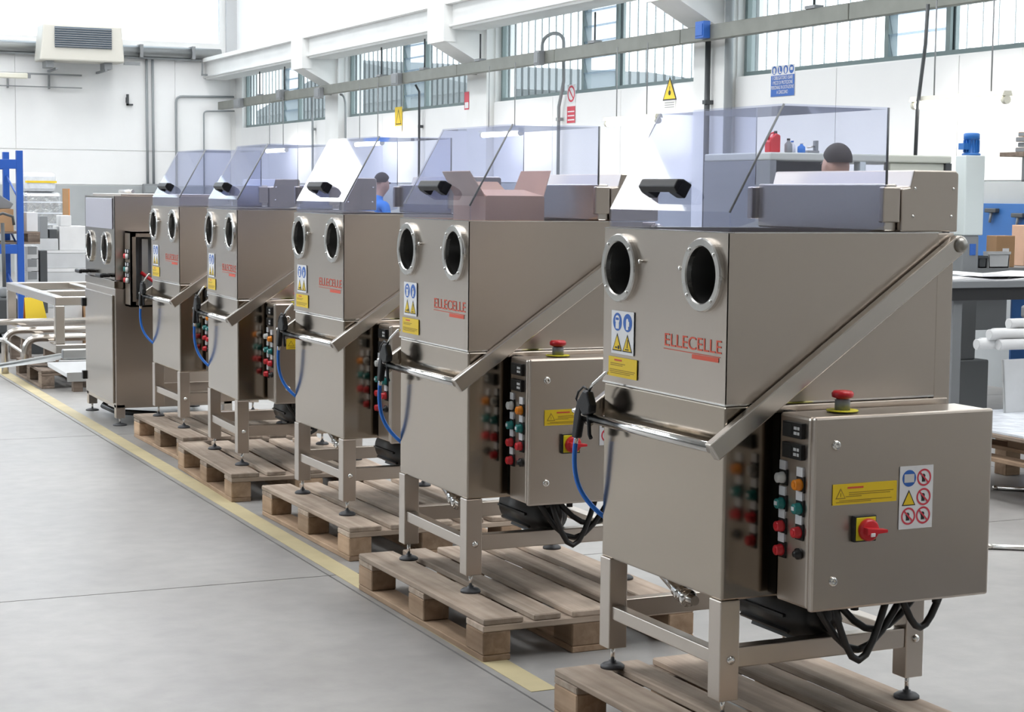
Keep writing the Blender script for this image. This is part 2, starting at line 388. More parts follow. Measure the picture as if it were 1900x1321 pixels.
# windows
def ribbed(y0, y1, z0, z1, x, m):
    mb = MB(); pitch = .205; pts = []; y = y0
    while y < y1-1e-6:
        for a, b in ((0, 0), (.74, 0), (.80, .022), (.90, .022), (.96, 0)):
            yy = y+pitch*a
            if yy <= y1: pts.append((yy, b))
        y += pitch
    pts.append((y1, 0))
    n = len(pts)
    for z in (z0, z1): mb.v += [Vector((x-d, y_, z)) for y_, d in pts]
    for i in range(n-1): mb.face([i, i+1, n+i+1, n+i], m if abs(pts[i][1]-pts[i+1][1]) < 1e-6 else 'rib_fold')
    mb.keep = True
    return mb
for k in range(len(COLS)-1):
    y1, y0 = COLS[k]-.35, COLS[k+1]+.35
    wn = struct(empty('window_%d' % (k+1), (0, 0, 0)), 'high strip window of ribbed clear sheeting with glass louvres')
    XW = XR+.13
    fr = MB().box(XW-.05, XW+.05, y0, y1, 2.75, 2.80, 'frame_green').box(XW-.05, XW+.05, y0, y1, 3.9, 3.95, 'frame_green')
    fr.box(XW-.05, XW+.05, y0, y0+.05, 2.8, 3.9, 'frame_green').box(XW-.05, XW+.05, y1-.05, y1, 2.8, 3.9, 'frame_green')
    ma, mb_ = y1-2.42, y1-3.30
    for q in (ma, mb_): fr.box(XW-.05, XW+.05, q-.03, q+.03, 2.8, 3.9, 'frame_green')
    fr.build('window_frame', wn)
    ribbed(ma+.03, y1-.05, 2.8, 3.9, XW, 'ribbed_sheet').build('sheeting', wn); ribbed(y0+.05, mb_-.03, 2.8, 3.9, XW, 'ribbed_sheet').build('sheeting', wn)
    me = MB().box(-.004, .004, mb_+.03, ma-.03, 0, .205, 'louvre_glass').mesh('louvre_slat')
    for i in range(6): share('louvre_slat', me, wn, (XW, 0, 2.80+.183*i), (0, rad(-14), 0))
# end wall
we = MB().box(XL, XR+.3, YE, YE+.3, 0, 4.30, 'wall_white').box(XL, XR+.3, YE, YE+.3, 6.9, ZC, 'wall_white').box(9.62, XR+.3, YE, YE+.3, 4.3, 6.9, 'wall_white')
we = struct(we.build('wall_far'))
px = [-6.4, -3.4, -.4, 2.6, 5.6, 8.6, 9.7]
for i in range(len(px)-1):
    MB().box(px[i]+.006, px[i+1]-.006, YE-.02, YE, 1.64, 2.275, 'wall_panel_white').build('wall_panel', we)
    MB().box(px[i]+.006, px[i+1]-.006, YE-.02, YE, 2.29, 4.06, 'wall_panel_white').build('wall_panel', we)
MB().box(XL, 9.7, YE-.035, YE, 0, 1.62, 'dado_grey').build('dado_panel', we, label='grey painted lower band of the end wall')
wn = struct(empty('window_8'), 'wide high window glowing white above the end wall')
fr = MB().box(XL, 9.62, YE+.02, YE+.14, 4.30, 4.38, 'beam_white').box(XL, 9.62, YE+.02, YE+.14, 6.82, 6.9, 'beam_white').box(9.5, 9.62, YE+.02, YE+.14, 4.38, 6.82, 'beam_white')
fr.build('window_frame', wn)
for i in range(6):
    a = XL+i*3.09
    MB().box(a+.01, a+3.08, YE+.06, YE+.07, 4.38, 6.82, 'louvre_glass').build('pane', wn)
struct(MB().box(9.60, 9.80, YE-.12, YE, 4.06, ZC, 'post_grey').build('trim_2'), 'grey corner post above the crane beam')
# other walls, roof (outside the view, they light and are mirrored in the steel)
wl = MB().box(XL-.3, XL, YB, YE+.3, 0, 4.9, 'wall_stock').box(XL-.3, XL, YB, YE+.3, 6.5, ZC, 'wall_white')
for c in COLS: wl.box(XL-.3, XL, c-.35, c+.35, 4.9, 6.5, 'wall_white')
wl.box(XL-.3, XL, YB, 4.28, 4.9, 6.5, 'wall_white')
wl = struct(wl.build('wall_left'))
for k in range(len(COLS)-2):
    wn = struct(empty('window_%d' % (k+9)), 'milky daylight window strip of the opposite wall')
    MB().box(XL-.1, XL-.08, COLS[k+1]+.35, COLS[k]-.35, 4.9, 6.5, 'sidelight_panel').build('pane', wn)
struct(MB().box(XL, XR+.3, YB-.3, YB, 0, ZC, 'wall_shade').build('wall_back'))
cl = MB(); cl.box(XL-.3, XR+.3, YB-.3, YE+.3, ZC+.22, ZC+.3, 'ceiling_grey')
SKYL = [(-6.6, -4.6), (-1.6, .4), (3.4, 5.2), (6.9, 8.3)]
ey = [(6.4, 9.7), (11.3, 15.8), (17.4, 21.9), (23.5, 28), (29.6, 33.2)]
xe = [XL-.3] + [q for a in SKYL for q in a] + [XR+.3]
for i in range(0, len(xe), 2): cl.box(xe[i], xe[i+1], YB-.3, YE+.3, ZC, ZC+.2, 'ceiling_grey')
EYS = [ey, [(6.4, 12.6), (15.9, 19.2), (25.2, 30.2)], [(.8, 4.8)] + ey, [(-3.0, 4.8)] + ey]  # panels nearest the camera and the whole last strip added to brighten floor and wall
for (a, b), e_ in zip(SKYL, EYS):
    yy = [YB-.3]+[q for c in e_ for q in c]+[YE+.3]
    for i in range(0, len(yy), 2): cl.box(a, b, yy[i], yy[i+1], ZC, ZC+.2, 'ceiling_grey')
cl = struct(cl.build('ceiling'))
for (a, b), e_ in zip(SKYL, EYS):
    for (c, d) in e_: MB().box(a, b, c, d, ZC+.12, ZC+.15, 'skylight_fill_panel').build('skylight_fill_panel', cl)
# outside, through the clear sheeting
struct(MB().box(-60, 140, -60, 160, -.9, -.5, 'outer_grey').build('ground'))
o = empty('neighbouring_building', (26, 74, 0))
MB().box(0, 14, -15, 15, -.5, 5.2, 'outer_grey').build('wall', o)
MB().prism([(-.3, -15.5, 5.2), (-.3, 15.5, 5.2), (-.3, 0, 7.15)], (14.6, 0, 0), 'outer_grey').build('gable_roof', o)
tag(o, 'dim grey gabled building outside, seen through the far strip windows', 'building')

# ---------------------------------------------------------------- things on the walls
ct = empty('cable_trunking', (9.40, 0, 3.10))
me = MB().box(0, .09, .006, 2.994, 0, .15, 'tray_grey').mesh('trunking_section')
for i in range(-3, 11): share('trunking_section', me, ct, (0, i*3.0+1.6, 0), bevel=.006)
me = MB().box(0, .19, -.02, .02, .02, .06, 'tray_grey').mesh('bracket')
for c in COLS[1:]: share('bracket', me, ct, (.085, c, 0))
tag(ct, 'grey cable trunking running along the wall across the windows', 'trunking')
for i, (y, z, m, s) in enumerate(((24.75, 3.165, 'mid_grey', .13), (19.93, 3.165, 'mid_grey', .07), (16.07, 3.20, 'sign_blue', .085), (28.3, 3.13, 'mid_grey', .14), (33.0, 3.16, 'mid_grey', .2), (30.4, 3.2, 'mid_grey', .12))):
    b = empty('junction_box', (9.34, y, z))
    MB().box(-.02, .06, -s, s, -.085, .085, m).build('box', b, .006); MB().box(-.028, -.02, -s*.8, s*.8, -.06, .06, m).build('cover', b, .003)
    tag(b, ['grey junction box above the yellow warning plate', 'small grey junction box under the cable arch', 'blue switch box on the trunking by the third column', 'grey junction box on the trunking beside the second column', 'grey junction box at the far end of the trunking', 'grey junction box over the farthest window'][i], 'junction box')
def pipe(name, pts, r, m, label, cat='conduit', group=None, clips=()):
    e = empty(name, pts[-1] if pts[-1][2] <= pts[0][2] else pts[0]); o0 = Vector(e.location)
    MB().tube([Vector(p)-o0 for p in pts], r, m, 8).build('pipe', e)
    for p in clips: MB().box(-r*1.6, r*1.6, -.03, .03, -.02, .02, m).build('clip', e, loc=tuple(Vector(p)-o0))
    return tag(e, label, cat, group)
def bend(a, b, c, r=.12, n=5):
    a, b, c = Vector(a), Vector(b), Vector(c); p = b+(a-b).normalized()*r; q = b+(c-b).normalized()*r
    return [tuple(p.lerp(b, t).lerp(b.lerp(q, t), t)) for t in [i/n for i in range(n+1)]]
pipe('conduit', [(9.72, 29.72, 3.2), (9.72, 29.72, 0)], .02, 'conduit_grey', 'thin grey conduit dropping below the farthest window', clips=[(9.74, 29.72, 2.6)])
pipe('conduit', [(9.66, 24.77, 3.1), (9.72, 24.77, 3.0), (9.72, 24.77, 0)], .018, 'conduit_dark', 'thin dark conduit dropping below the second far window', clips=[(9.74, 24.77, 2.5)])
pipe('conduit', [(9.62, 20.4, 3.13)] + [(9.62, 20.4-.3+.3*math.cos(t), 3.36+.12*math.sin(t)) for t in [i*math.pi/10 for i in range(11)]] + [(9.7, 19.95, 2.9), (9.72, 20.12, 2.6), (9.72, 20.12, 0)], .022, 'conduit_grey', 'arched grey conduit looping over the trunking and down the wall', clips=[(9.73, 20.12, 2.45)])
pipe('conduit', [(9.62, 16.40, 3.12), (9.62, 16.40, 0)], .03, 'conduit_dark', 'thick black conduit on the third column', clips=[(9.63, 16.40, 2.5)])
pipe('conduit', [(9.66, 16.05, 7.0), (9.66, 16.05, 0)], .045, 'conduit_grey', 'grey downpipe running up beside the third column')
pipe('conduit', bend((9.6, 28.1, 3.1), (9.62, 27.75, 3.1), (9.64, 27.75, 2.0), .2)+[(9.64, 27.75, 0)], .018, 'conduit_grey', 'grey conduit bending down the second column')
pipe('hanging_cable', [(9.30, 12.33, 3.12), (9.31, 12.36, 2.8), (9.28, 12.40, 2.3), (9.30, 12.44, 1.85)], .016, 'conduit_dark', 'slack black cable hanging from the trunking near the lit tube lamp', 'cable')
HL = ['farthest rod of', 'second farthest rod of', 'rod before the second far window holding', 'rod near the second column holding', 'rod just past the second column holding', 'rod by the glass louvres of the third window holding', 'rod before the fourth window holding']
for hi, (y, zt) in enumerate(((31.9, 3.75), (30.4, 3.75), (25.6, 3.72), (23.86, 3.75), (21.9, 3.6), (18.62, 3.6), (14.2, 3.6))):
    e = empty('trunking_hanger', (9.44, y, 3.25)); MB().cyl((0, 0, 0), (0, 0, zt-3.25), .012, 'conduit_dark', 6).build('rod', e)
    MB().box(-.05, .05, -.08, .08, 0, .03, 'mid_grey').build('clamp', e)
    tag(e, 'thin dark ' + HL[hi] + ' the cable trunking', 'hanger', 'trunking hangers')
# conduits of the end wall
YF = YE-.068
pipe('conduit', [(8.045, YF, 4.08), (8.05, YF, 1.66)], .025, 'conduit_grey', 'outer of two upright grey pipes on the end wall, by the air heater')
pipe('conduit', [(8.16, YF, 4.08), (8.165, YF, 1.66)], .025, 'conduit_grey', 'inner of two upright grey pipes on the end wall, towards the corner')
pipe('conduit', [(8.61, YF, 0)]+bend((8.61, YF, 2), (8.61, YF, 3.34), (9.6, YF, 3.35), .12)+[(9.75, YF, 3.36)], .022, 'conduit_grey', 'tall angled grey conduit near the far corner')
pipe('conduit', [(9.15, YF, 0)]+bend((9.15, YF, 2), (9.15, YF, 3.07), (9.7, YF, 3.08), .07)+[(9.76, YF, 3.09)], .015, 'conduit_grey', 'short angled thin conduit in the far corner')
e = empty('socket_box', (8.11, YE-.1, 1.56)); MB().box(-.16, .16, -.05, .06, -.10, .10, 'mid_grey').build('box', e, .01); MB().box(-.13, .13, -.06, -.05, -.07, .07, 'conduit_grey').build('lid', e); tag(e, 'grey socket box at the foot of the two upright pipes', 'socket box')
e = empty('wall_bracket', (7.68, YE-.06, 3.14)); MB().box(-.02, .02, -.02, .03, 0, .21, 'conduit_dark').box(-.02, .1, -.02, .03, 0, .03, 'conduit_dark').build('angle', e); MB().box(-.03, .03, .03, .04, .05, .15, 'conduit_dark').build('plate', e); tag(e, 'small black L-shaped bracket on the end wall', 'bracket')
# steel pipes along the end wall
e = empty('wall_duct', (0, YE-.2, 4.06))
MB().tube([(XL+.2, 0, .10), (9.45, 0, .10)], .10, 'galvanised', 14).build('duct', e); MB().tube([(XL+.2, .04, -.02), (9.1, .04, -.02), (9.1, .04, -.30), (9.35, .04, -.30)], .025, 'conduit_grey', 8).build('pipe', e)
for x in (5.2, 7.9, 8.9): MB().box(x-.03, x+.03, -.12, .18, -.02, .22, 'mid_grey').build('clamp', e)
tag(e, 'grey round duct running along the top of the end wall', 'duct')
# air heater
e = empty('air_heater', (6.66, YE-.98, 3.87))
b = MB().prism([(-.77, 0, 0), (.77, 0, 0), (.72, 0, .66), (-.70, 0, .66)], (0, .6, 0), 'ac_cream').build('casing', e, .03)
g = MB().box(-.5, .53, -.02, 0, .24, .61, 'ac_grille').build('grille', e)
for i in range(9): MB().box(-.5, .53, -.045, -.02, .255+i*.04, .268+i*.04, 'mid_grey').build('louvre', g)
MB().box(-.64, -.5, .1, .5, -.12, 0, 'mid_grey').build('foot', e); MB().box(.42, .56, .1, .5, -.12, 0, 'mid_grey').build('foot', e)
MB().box(.8, 1.1, .2, .24, -.02, .04, 'mid_grey').build('stub', e)
for x in (-.45, .45): MB().box(x-.02, x+.02, .1, .955, -.16, -.12, 'mid_grey').build('bracket', e)
tag(e, 'cream air heater with a dark louvred grille on the end wall', 'air heater')
e = empty('wall_rail', (4.6, YE-.18, 3.40)); MB().box(-1.2, 2.2, 0, .03, .25, .28, 'mid_grey').box(-1.2, 2.2, 0, .03, .02, .04, 'mid_grey').build('rail', e)
for x in (.2, .85, 1.6): MB().box(x, x+.02, .03, .16, 0, .28, 'mid_grey').build('strut', e)
tag(e, 'thin grey rail bracketed under the air heater', 'rail')
e = empty('ceiling_lamp', (5.3, YE-.5, 3.55)); MB().box(-.9, .45, -.06, .06, 0, .10, 'lamp_body').build('housing', e, .02); MB().box(.45, .5, -.05, .05, .01, .09, 'mid_grey').build('end_cap', e); tag(e, 'long unlit lamp housing on the end wall beside the air heater', 'lamp')

# signs (x axis of the print runs towards -Y on the right-hand wall)
def wall_sign(name, y, z, draw, label, x=XR-.026):
    e = empty(name, (x, y, z)); mb = MB(); s = Sheet((0, 0, 0), (0, -1, 0), (0, 0, 1), mb); draw(s); mb.keep = True; mb.build('plate', e); return tag(e, label, 'sign'), e
def d1(s): s.base(0, 0, .30, .37, 'yellow'); s.rect(0, 0, .30, .09, 'label_grey'); s.warn(.15, .11, .24, .23)
wall_sign('warning_sign', 25.9, 2.45, d1, 'small yellow and white warning plate under the second far window', XR-.03)
def d2(s):
    s.base(0, .24, .22, .46, 'label_white'); s.ring(.11, .35, .075, .1, 'sign_red'); s.up().bar(.04, .42, .18, .28, .022, 'sign_red')
    s.k = 0; s.base(0, 0, .22, .2, 'sign_red')
    for i in range(3): s.rect(.02, .03+.05*i, .2, .045+.05*i, 'label_white')
wall_sign('prohibition_sign', 20.0, 2.40, d2, 'white round prohibition sign above a red panel')
def d3(s):
    s.base(.02, 0, .29, .1, 'label_grey'); s.k = 0; mb = s.mb
    mb.prism([s.o+s.ax*a+s.ay*b-s.n*.0015 for a, b in ((0, .1), (.31, .1), (.155, .36))], s.n*.0015, 'ink'); s.k = 1
    s.tri(.155, .115, .26, .215, 'yellow'); s.up().disc(.155, .18, .028, 'ink', 12); s.rect(.15, .2, .16, .25, 'ink')
    for i in range(3): s.rect(.05, .02+.025*i, .26, .03+.025*i, 'mid_grey')
wall_sign('warning_sign', 17.62, 2.47, d3, 'yellow triangular warning sign with a grey text plate below')
def d4(s):
    s.base(0, 0, .42, .30, 'label_white'); s.rect(0, 0, .42, .205, 'sign_blue')
    for i in range(4):
        cx = .058+.102*i; s.k = 1; s.disc(cx, .255, .042, 'sign_blue'); s.k = 2
        if i == 0: s.disc(cx, .258, .022, 'label_white', 12).rect(cx-.018, .222, cx+.018, .24, 'label_white')
        elif i == 1: s.rect(cx-.018, .235, cx, .285, 'label_white').rect(cx-.018, .225, cx+.022, .24, 'label_white')
        elif i == 2: s.disc(cx, .25, .02, 'label_white', 12, .032)
        else: s.rect(cx-.022, .245, cx+.022, .275, 'label_white')
_, sg = wall_sign('safety_sign', 15.43, 2.515, d4, 'blue and white safety sign with four round pictograms')
Mx = Matrix(((0, 0, -1, 0), (-1, 0, 0, 0), (0, 1, 0, 0), (0, 0, 0, 1)))
for i, (t, wd) in enumerate((('È OBBLIGATORIO USARE', .36), ('I MEZZI DI PROTEZIONE', .36), ('PERSONALE IN DOTAZIONE', .40), ('A CIASCUNO', .2))):
    text_mesh('lettering', t, .05, 'label_white', sg, Matrix.Translation((-.003, -.21+wd/2, .163-.046*i)) @ Mx, .0004, 'LEFT', wd)
def d5(s): s.base(0, 0, .16, .24, 'sign_red'); s.rect(.02, .02, .14, .1, 'label_white')
wall_sign('fire_sign', 22.98, 2.67, d5, 'small red and white sign on the edge of the second column', XR-.125)
# tube lamps hanging below the windows
def tube_lamp(y0, y1, z, wires, label):
    e = empty('tube_lamp', (9.35, (y0+y1)/2, z)); h = (y1-y0)/2
    MB().prism([(-.05, -h, .045), (.05, -h, .045), (.035, -h, .085), (-.035, -h, .085)], (0, 2*h, 0), 'lamp_body').build('housing', e)
    MB().cyl((0, -h+.04, .012), (0, h-.04, .012), .028, 'tube_glow', 12).build('tube', e, label='glowing white fluorescent tube')
    for s in (-1, 1): MB().cyl((0, s*(h-.045), .015), (0, s*h, .015), .034, 'lamp_body', 12).build('end_cap', e)
    for (y, zt) in wires: MB().cyl((0, y-(y0+y1)/2, .08), (0, y-(y0+y1)/2, zt-z), .007, 'mid_grey', 6).build('suspension_wire', e)
    return tag(e, label, 'lamp', 'fluorescent tube lamps along the wall')
tube_lamp(16.93, 18.13, 2.31, ((17.89, 3.15), (17.2, 3.15)), 'glowing tube lamp under the third window, beside the yellow triangular sign')
tube_lamp(11.36, 12.55, 2.29, ((12.28, 3.15), (11.56, 3.15)), 'glowing tube lamp hanging above the blue motor and workbench')
tube_lamp(20.40, 21.62, 2.27, ((21.4, 3.15), (20.6, 3.15)), 'glowing tube lamp seen through the hood of the second washer')
tube_lamp(25.30, 26.50, 2.25, ((26.3, 3.15), (25.5, 3.15)), 'glowing tube lamp seen through the hood of the third washer')
tube_lamp(30.00, 31.20, 2.23, ((31.0, 3.15), (30.2, 3.15)), 'glowing tube lamp seen through the hood of the fourth washer')

# ================================================================ PARTS WASHERS  (local x = across the front, y = depth, z = up from the feet)
W, DP, ZB, ZS, ZT = .671, .673, .334, .853, 1.300
def front_plate(u0, u1, z0, z1, holes, r, v0, th, m, n=48):
    mb = MB(); cuts = [u0] + [(holes[i][0]+holes[i+1][0])/2 for i in range(len(holes)-1)] + [u1]
    for k, (cu, cz) in enumerate(holes):
        a, b = cuts[k], cuts[k+1]
        angs = sorted([2*math.pi*i/n for i in range(n)] + [math.atan2(zz-cz, uu-cu) % (2*math.pi) for uu in (a, b) for zz in (z0, z1)])
        inn, out = [], []
        for t in angs:
            c, s = math.cos(t), math.sin(t)
            q = min([(b-cu)/c if c > 1e-9 else (a-cu)/c if c < -1e-9 else 9e9, (z1-cz)/s if s > 1e-9 else (z0-cz)/s if s < -1e-9 else 9e9])
            inn.append((cu+r*c, cz+r*s)); out.append((cu+q*c, cz+q*s))
        base = len(mb.v); N = len(angs)
        for v in (v0, v0+th): mb.v += [Vector((p[0], v, p[1])) for p in inn] + [Vector((p[0], v, p[1])) for p in out]
        for i in range(N):
            j = (i+1) % N
            mb.face([base+i, base+j, base+N+j, base+N+i], m); mb.face([base+2*N+i, base+3*N+i, base+3*N+j, base+2*N+j], m)
            mb.face([base+i, base+2*N+i, base+2*N+j, base+j], m)
    mb.box(u0, u1, v0+.0005, v0+th-.0005, z0-.0005, z0+.0005, m)
    return mb
def port(parent, cu, cz, r_out, r_in, name='glove_port', depth=.11):
    p = MB().lathe((cu, 0, cz), (0, -1, 0), [(r_in, -.004), (r_in, .012), (r_in+.003, .016), (r_out-.003, .016), (r_out, .012), (r_out, -.002)], 'steel_ring', 64, False, False).build(name, parent)
    s = MB(); s.keep = True
    s.lathe((cu, .006, cz), (0, 1, 0), [(r_in, -.004), (r_in, depth)], 'sleeve_dark', 40, False); s.build('sleeve', p)
    MB().lathe((cu, .085, cz), (0, 1, 0), [(r_in-.001, -.002), (r_in-.001, .004), (r_in-.007, .004), (r_in-.007, -.002), (r_in-.001, -.002)], 'chrome', 40, False).build('retaining_ring', p)
    MB().lathe((cu, depth, cz), (0, 1, 0), [(r_in+.004, 0), (r_in*.75, .03), (r_in*.3, .05), (0, .055)], 'black', 32).build('dark_plug', p)  # black plug added so the port looks dark like the chamber behind
    me = MB().lathe((0, 0, 0), (0, -1, 0), [(.005, 0), (.005, .002), (.0025, .004), (0, .0045)], 'chrome', 8).mesh('screw')
    for i in range(4):
        a = rad(40+90*i); share('screw', me, p, (cu+(r_out+r_in)/2*math.cos(a), -.016, cz+(r_out+r_in)/2*math.sin(a)))
    return p
def pictogram_sticker(parent):
    mb = MB(); s = Sheet((.055, -.0035, .940), (1, 0, 0), (0, 0, 1), mb); mb.keep = True
    s.base(0, 0, .131, .124, 'label_white')
    for cx in (.036, .096): s.disc(cx, .092, .026, 'sign_blue')
    s.up(); s.disc(.036, .098, .013, 'label_white', 14).rect(.026, .072, .046, .088, 'label_white').rect(.088, .072, .101, .098, 'label_white').disc(.0945, .098, .0065, 'label_white', 10).rect(.101, .082, .106, .096, 'label_white')
    s.up().rect(.027, .097, .045, .104, 'sign_blue'); s.k = 1
    s.warn(.036, .008, .058, .052); s.warn(.096, .008, .058, .052); s.k = 3
    s.disc(.046, .019, .006, 'ink', 10).rect(.025, .016, .038, .020, 'ink').bar(.096, .02, .099, .044, .004, 'ink').rect(.084, .014, .106, .017, 'ink')
    mb.build('pictogram_sticker', parent, label='white sticker with two blue circles and two yellow triangles')
    mb = MB(); s = Sheet((.04, -.0035, .873), (1, 0, 0), (0, 0, 1), mb); mb.keep = True
    s.base(0, 0, .167, .057, 'yellow')
    for y, x0, x1 in ((.037, .012, .10), (.032, .012, .085), (.019, .008, .158), (.014, .008, .152), (.009, .012, .13)): s.rect(x0, y, x1, y+.0022, 'ink_brown')
    s.rect(.035, .046, .08, .051, 'logo_red')
    mb.build('warning_label', parent, label='yellow label with small print')

def make_washer():
    t = empty('parts_washer')
    # frame
    for (u, v, top) in ((0, 0, ZB), (W-.06, 0, ZB), (0, .605, ZB+.02), (W-.06, .605, ZB+.02)):
        leg = MB().box(u, u+.06, v, v+.06, .064, top, 'steel').build('leg', t, .003)
        f = MB().cyl((u+.03, v+.03, .012), (u+.03, v+.03, .075), .0065, 'chrome', 10); f.lathe((u+.03, v+.03, 0), (0, 0, 1), [(.036, 0), (.036, .007), (.028, .013), (.011, .016), (.011, .022), (0, .022)], 'rubber', 24); f.build('levelling_foot', leg)
    for (a, b, c, d, z0, z1) in ((.06, W-.06, .008, .045, .153, .193), (.06, W-.06, .615, .655, .153, .193), (.008, .05, .06, .605, .150, .205), (W-.05, W-.006, .06, .605, .150, .205)):
        MB().box(a, b, c, d, z0, z1, 'steel').build('cross_bar', t, .003)
    for v in (.033,): 
        MB().lathe((W, v, .175), (1, 0, 0), [(.012, -.002), (.012, .004), (.006, .009), (0, .010)], 'chrome', 14).build('bolt', t); MB().lathe((W, .637, .175), (1, 0, 0), [(.012, -.002), (.012, .004), (.006, .009), (0, .010)], 'chrome', 14).build('bolt', t)
    # lower housing
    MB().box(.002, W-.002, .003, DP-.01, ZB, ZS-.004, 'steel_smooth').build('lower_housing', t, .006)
    # upper chamber
    fp = front_plate(0, W, ZS, ZT, ((.106, 1.187), (.560, 1.187)), .077, 0, .004, 'steel').build('front_panel', t)
    ub = MB().box(0, .004, .004, DP, ZS, ZT, 'steel').box(W-.004, W, .004, DP, ZS, ZT, 'steel').box(.004, W-.004, DP-.004, DP, ZS, ZT, 'steel')
    ub.box(.004, W-.004, .004, DP-.004, ZS+.02, ZS+.024, 'steel_dark')
    ub.box(-.001, W+.001, -.001, .003, ZS-.003, ZS+.002, 'chrome').box(W-.004, W+.0015, .003, DP, ZS-.003, ZS+.002, 'chrome')
    ub.box(0, W, -.001, .018, ZT-.001, ZT+.002, 'chrome').box(W-.018, W+.001, .018, DP, ZT-.001, ZT+.002, 'chrome').box(-.001, .018, .018, DP, ZT-.001, ZT+.002, 'chrome')
    ub.build('chamber', t)
    port(t, .106, 1.187, .098, .075); port(t, .560, 1.187, .098, .075)
    me = MB().lathe((0, 0, 0), (0, -1, 0), [(.004, -.003), (.004, .008), (.0065, .008), (.0065, .013), (0, .014)], 'chrome', 10).mesh('stud')
    share('stud', me, t, (.225, 0, 1.21)); share('stud', me, t, (.445, 0, 1.20))
    # rear posts, ledge
    for (a, b) in ((.004, .05), (W-.046, W)): MB().box(a, b, DP, DP+.055, .70, ZT, 'steel').build('rear_post', t, .003)
    MB().box(.05, W-.046, DP+.01, DP+.05, .72, ZT, 'steel_dark').build('back_panel', t)
    MB().box(.0, W+.012, .15, DP+.04, ZS-.025, ZS-.006, 'steel').build('side_ledge', t, .003)
    # hinge beam and rear housing
    rh = MB().prism([(.0, .548, ZT+.003), (.0, .545, 1.420), (.0, .573, 1.424), (.0, .585, 1.470), (.0, .728, 1.470), (.0, .738, 1.462), (.0, .738, ZT+.003)], (W, 0, 0), 'steel').build('rear_housing', t, .004)
    me = MB().lathe((0, 0, 0), (1, 0, 0), [(.005, 0), (.005, .001), (.002, .003), (0, .003)], 'chrome', 8).mesh('screw')
    for (v, z) in ((.59, 1.42), (.72, 1.42), (.585, 1.345), (.715, 1.345)): share('screw', me, rh, (W, v, z))
    MB().box(.03, W-.02, .505, .545, ZT+.004, 1.432, 'steel_tube').build('hinge_beam', t, .004)
    for (a, b) in ((.004, .028), (W-.016, W+.006)): MB().box(a, b, .482, .538, 1.328, 1.424, 'steel').build('hinge_bracket', t, .004)
    # see-through hood: bent sheet plus two cheeks
    th = .005; pr = [(.003, ZT+.004), (.003, 1.354), (.162, 1.636), (.497, 1.636)]
    inner = [(.497, 1.636-th), (.165, 1.636-th), (.003+th, 1.354-.002), (.003+th, ZT+.004)]
    hood = MB().prism([(.022, v, z) for v, z in pr+inner], (W-.024, 0, 0), 'hood_plastic').build('hood', t, label='bluish see-through plastic hood')
    ck = [(.008, ZT+.004), (.008, 1.351), (.165, 1.631), (.497, 1.631), (.497, ZT+.02), (.44, ZT+.004)]
    for u in (.023, W-.008): MB().prism([(u, v, z) for v, z in ck], (th, 0, 0), 'hood_plastic').build('hood_cheek', hood)
    # dark polished edges of the cheeks
    for (p, q) in (((.004, 1.353), (.163, 1.635)), ((.497, 1.635), (.497, 1.43))): MB().cyl((W-.003, p[0], p[1]), (W-.003, q[0], q[1]), .0034, 'mid_grey', 6).build('edge_seal', hood)
    for (p, q) in (((.497, 1.633), (.497, 1.43)), ((.012, 1.357), (.165, 1.633))): MB().cyl((.025, p[0], p[1]), (.025, q[0], q[1]), .0018, 'label_grey', 6).build('edge_seal', hood)
    # grip on the sloping face
    ax = Vector((0, .161, .282)).normalized(); nn = Vector((0, -.868, .496)); o = Vector((0, .032, 1.405))
    hd = MB()
    def bar(u0, u1, s0, s1, h0, h1, n0=0):
        pts = [o+ax*a+nn*h for a, h in ((s0, h0), (s1, h0), (s1, h1*.7), (s1-.008, h1), (s0+.008, h1), (s0, h1*.7))]
        hd.prism([p+Vector((u0, 0, 0)) for p in pts], (u1-u0, 0, 0), 'gun_black')
    bar(.225, .268, -.022, .022, .001, .045); bar(.375, .418, -.022, .022, .001, .045); bar(.222, .421, -.020, .020, .030, .050)
    hd.build('hood_grip', hood, .004, label='black plastic grip')
    # lifting arms and handle bar
    c0, c1 = Vector((0, .720, 1.268)), Vector((0, -.052, .735)); d = (c1-c0).normalized(); n = Vector((0, -d.z, d.y)); hw = .026
    for (a, b) in ((-.038, -.008), (W+.008, W+.038)):
        loop = [c1+n*hw, c1-n*hw] + [c0 + (-n*math.cos(s) - d*math.sin(s))*hw for s in [i*math.pi/8 for i in range(9)]]
        arm = MB().prism([p+Vector((a, 0, 0)) for p in loop], (b-a, 0, 0), 'steel_tube').build('lift_arm', t, .004)
        s = 1 if a > 0 else -1
        MB().lathe((b if s > 0 else a, c0.y, c0.z), (s, 0, 0), [(.020, -.002), (.020, .006), (.013, .012), (0, .013)], 'steel_dark', 20).build('pivot_bolt', arm)
        MB().cyl((a if s > 0 else b, c0.y, c0.z), (W-.01 if s > 0 else .01, c0.y, c0.z), .012, 'chrome', 12).build('pivot_pin', arm)
    MB().tube([(-.062, -.048, .746), (W+.012, -.048, .746)], .0145, 'chrome', 18).build('handle_bar', t)
    # markings
    pictogram_sticker(t)
    text_mesh('logo_lettering', 'ELLECELLE', .05, 'logo_red', t, Matrix.Translation((.352, -.0008, .985)) @ Matrix.Rotation(rad(90), 4, 'X'), .0004, 'LEFT', .293)
    mb = MB(); s = Sheet((.352, -.0012, .965), (1, 0, 0), (0, 0, 1), mb); mb.keep = True; s.bar(0, .012, .293, .010, .0022, 'logo_red').rect(.15, -.004, .285, .008, 'logo_red'); mb.build('logo_underline', t)
    # control cabinet
    u1, u2, v1, v2, z1, z2 = W+.04, .873, .144, .715, .338, .835
    cab = MB().box(u1, u2-.022, v1, v2, z1, z2, 'steel').build('control_cabinet', t, .008)
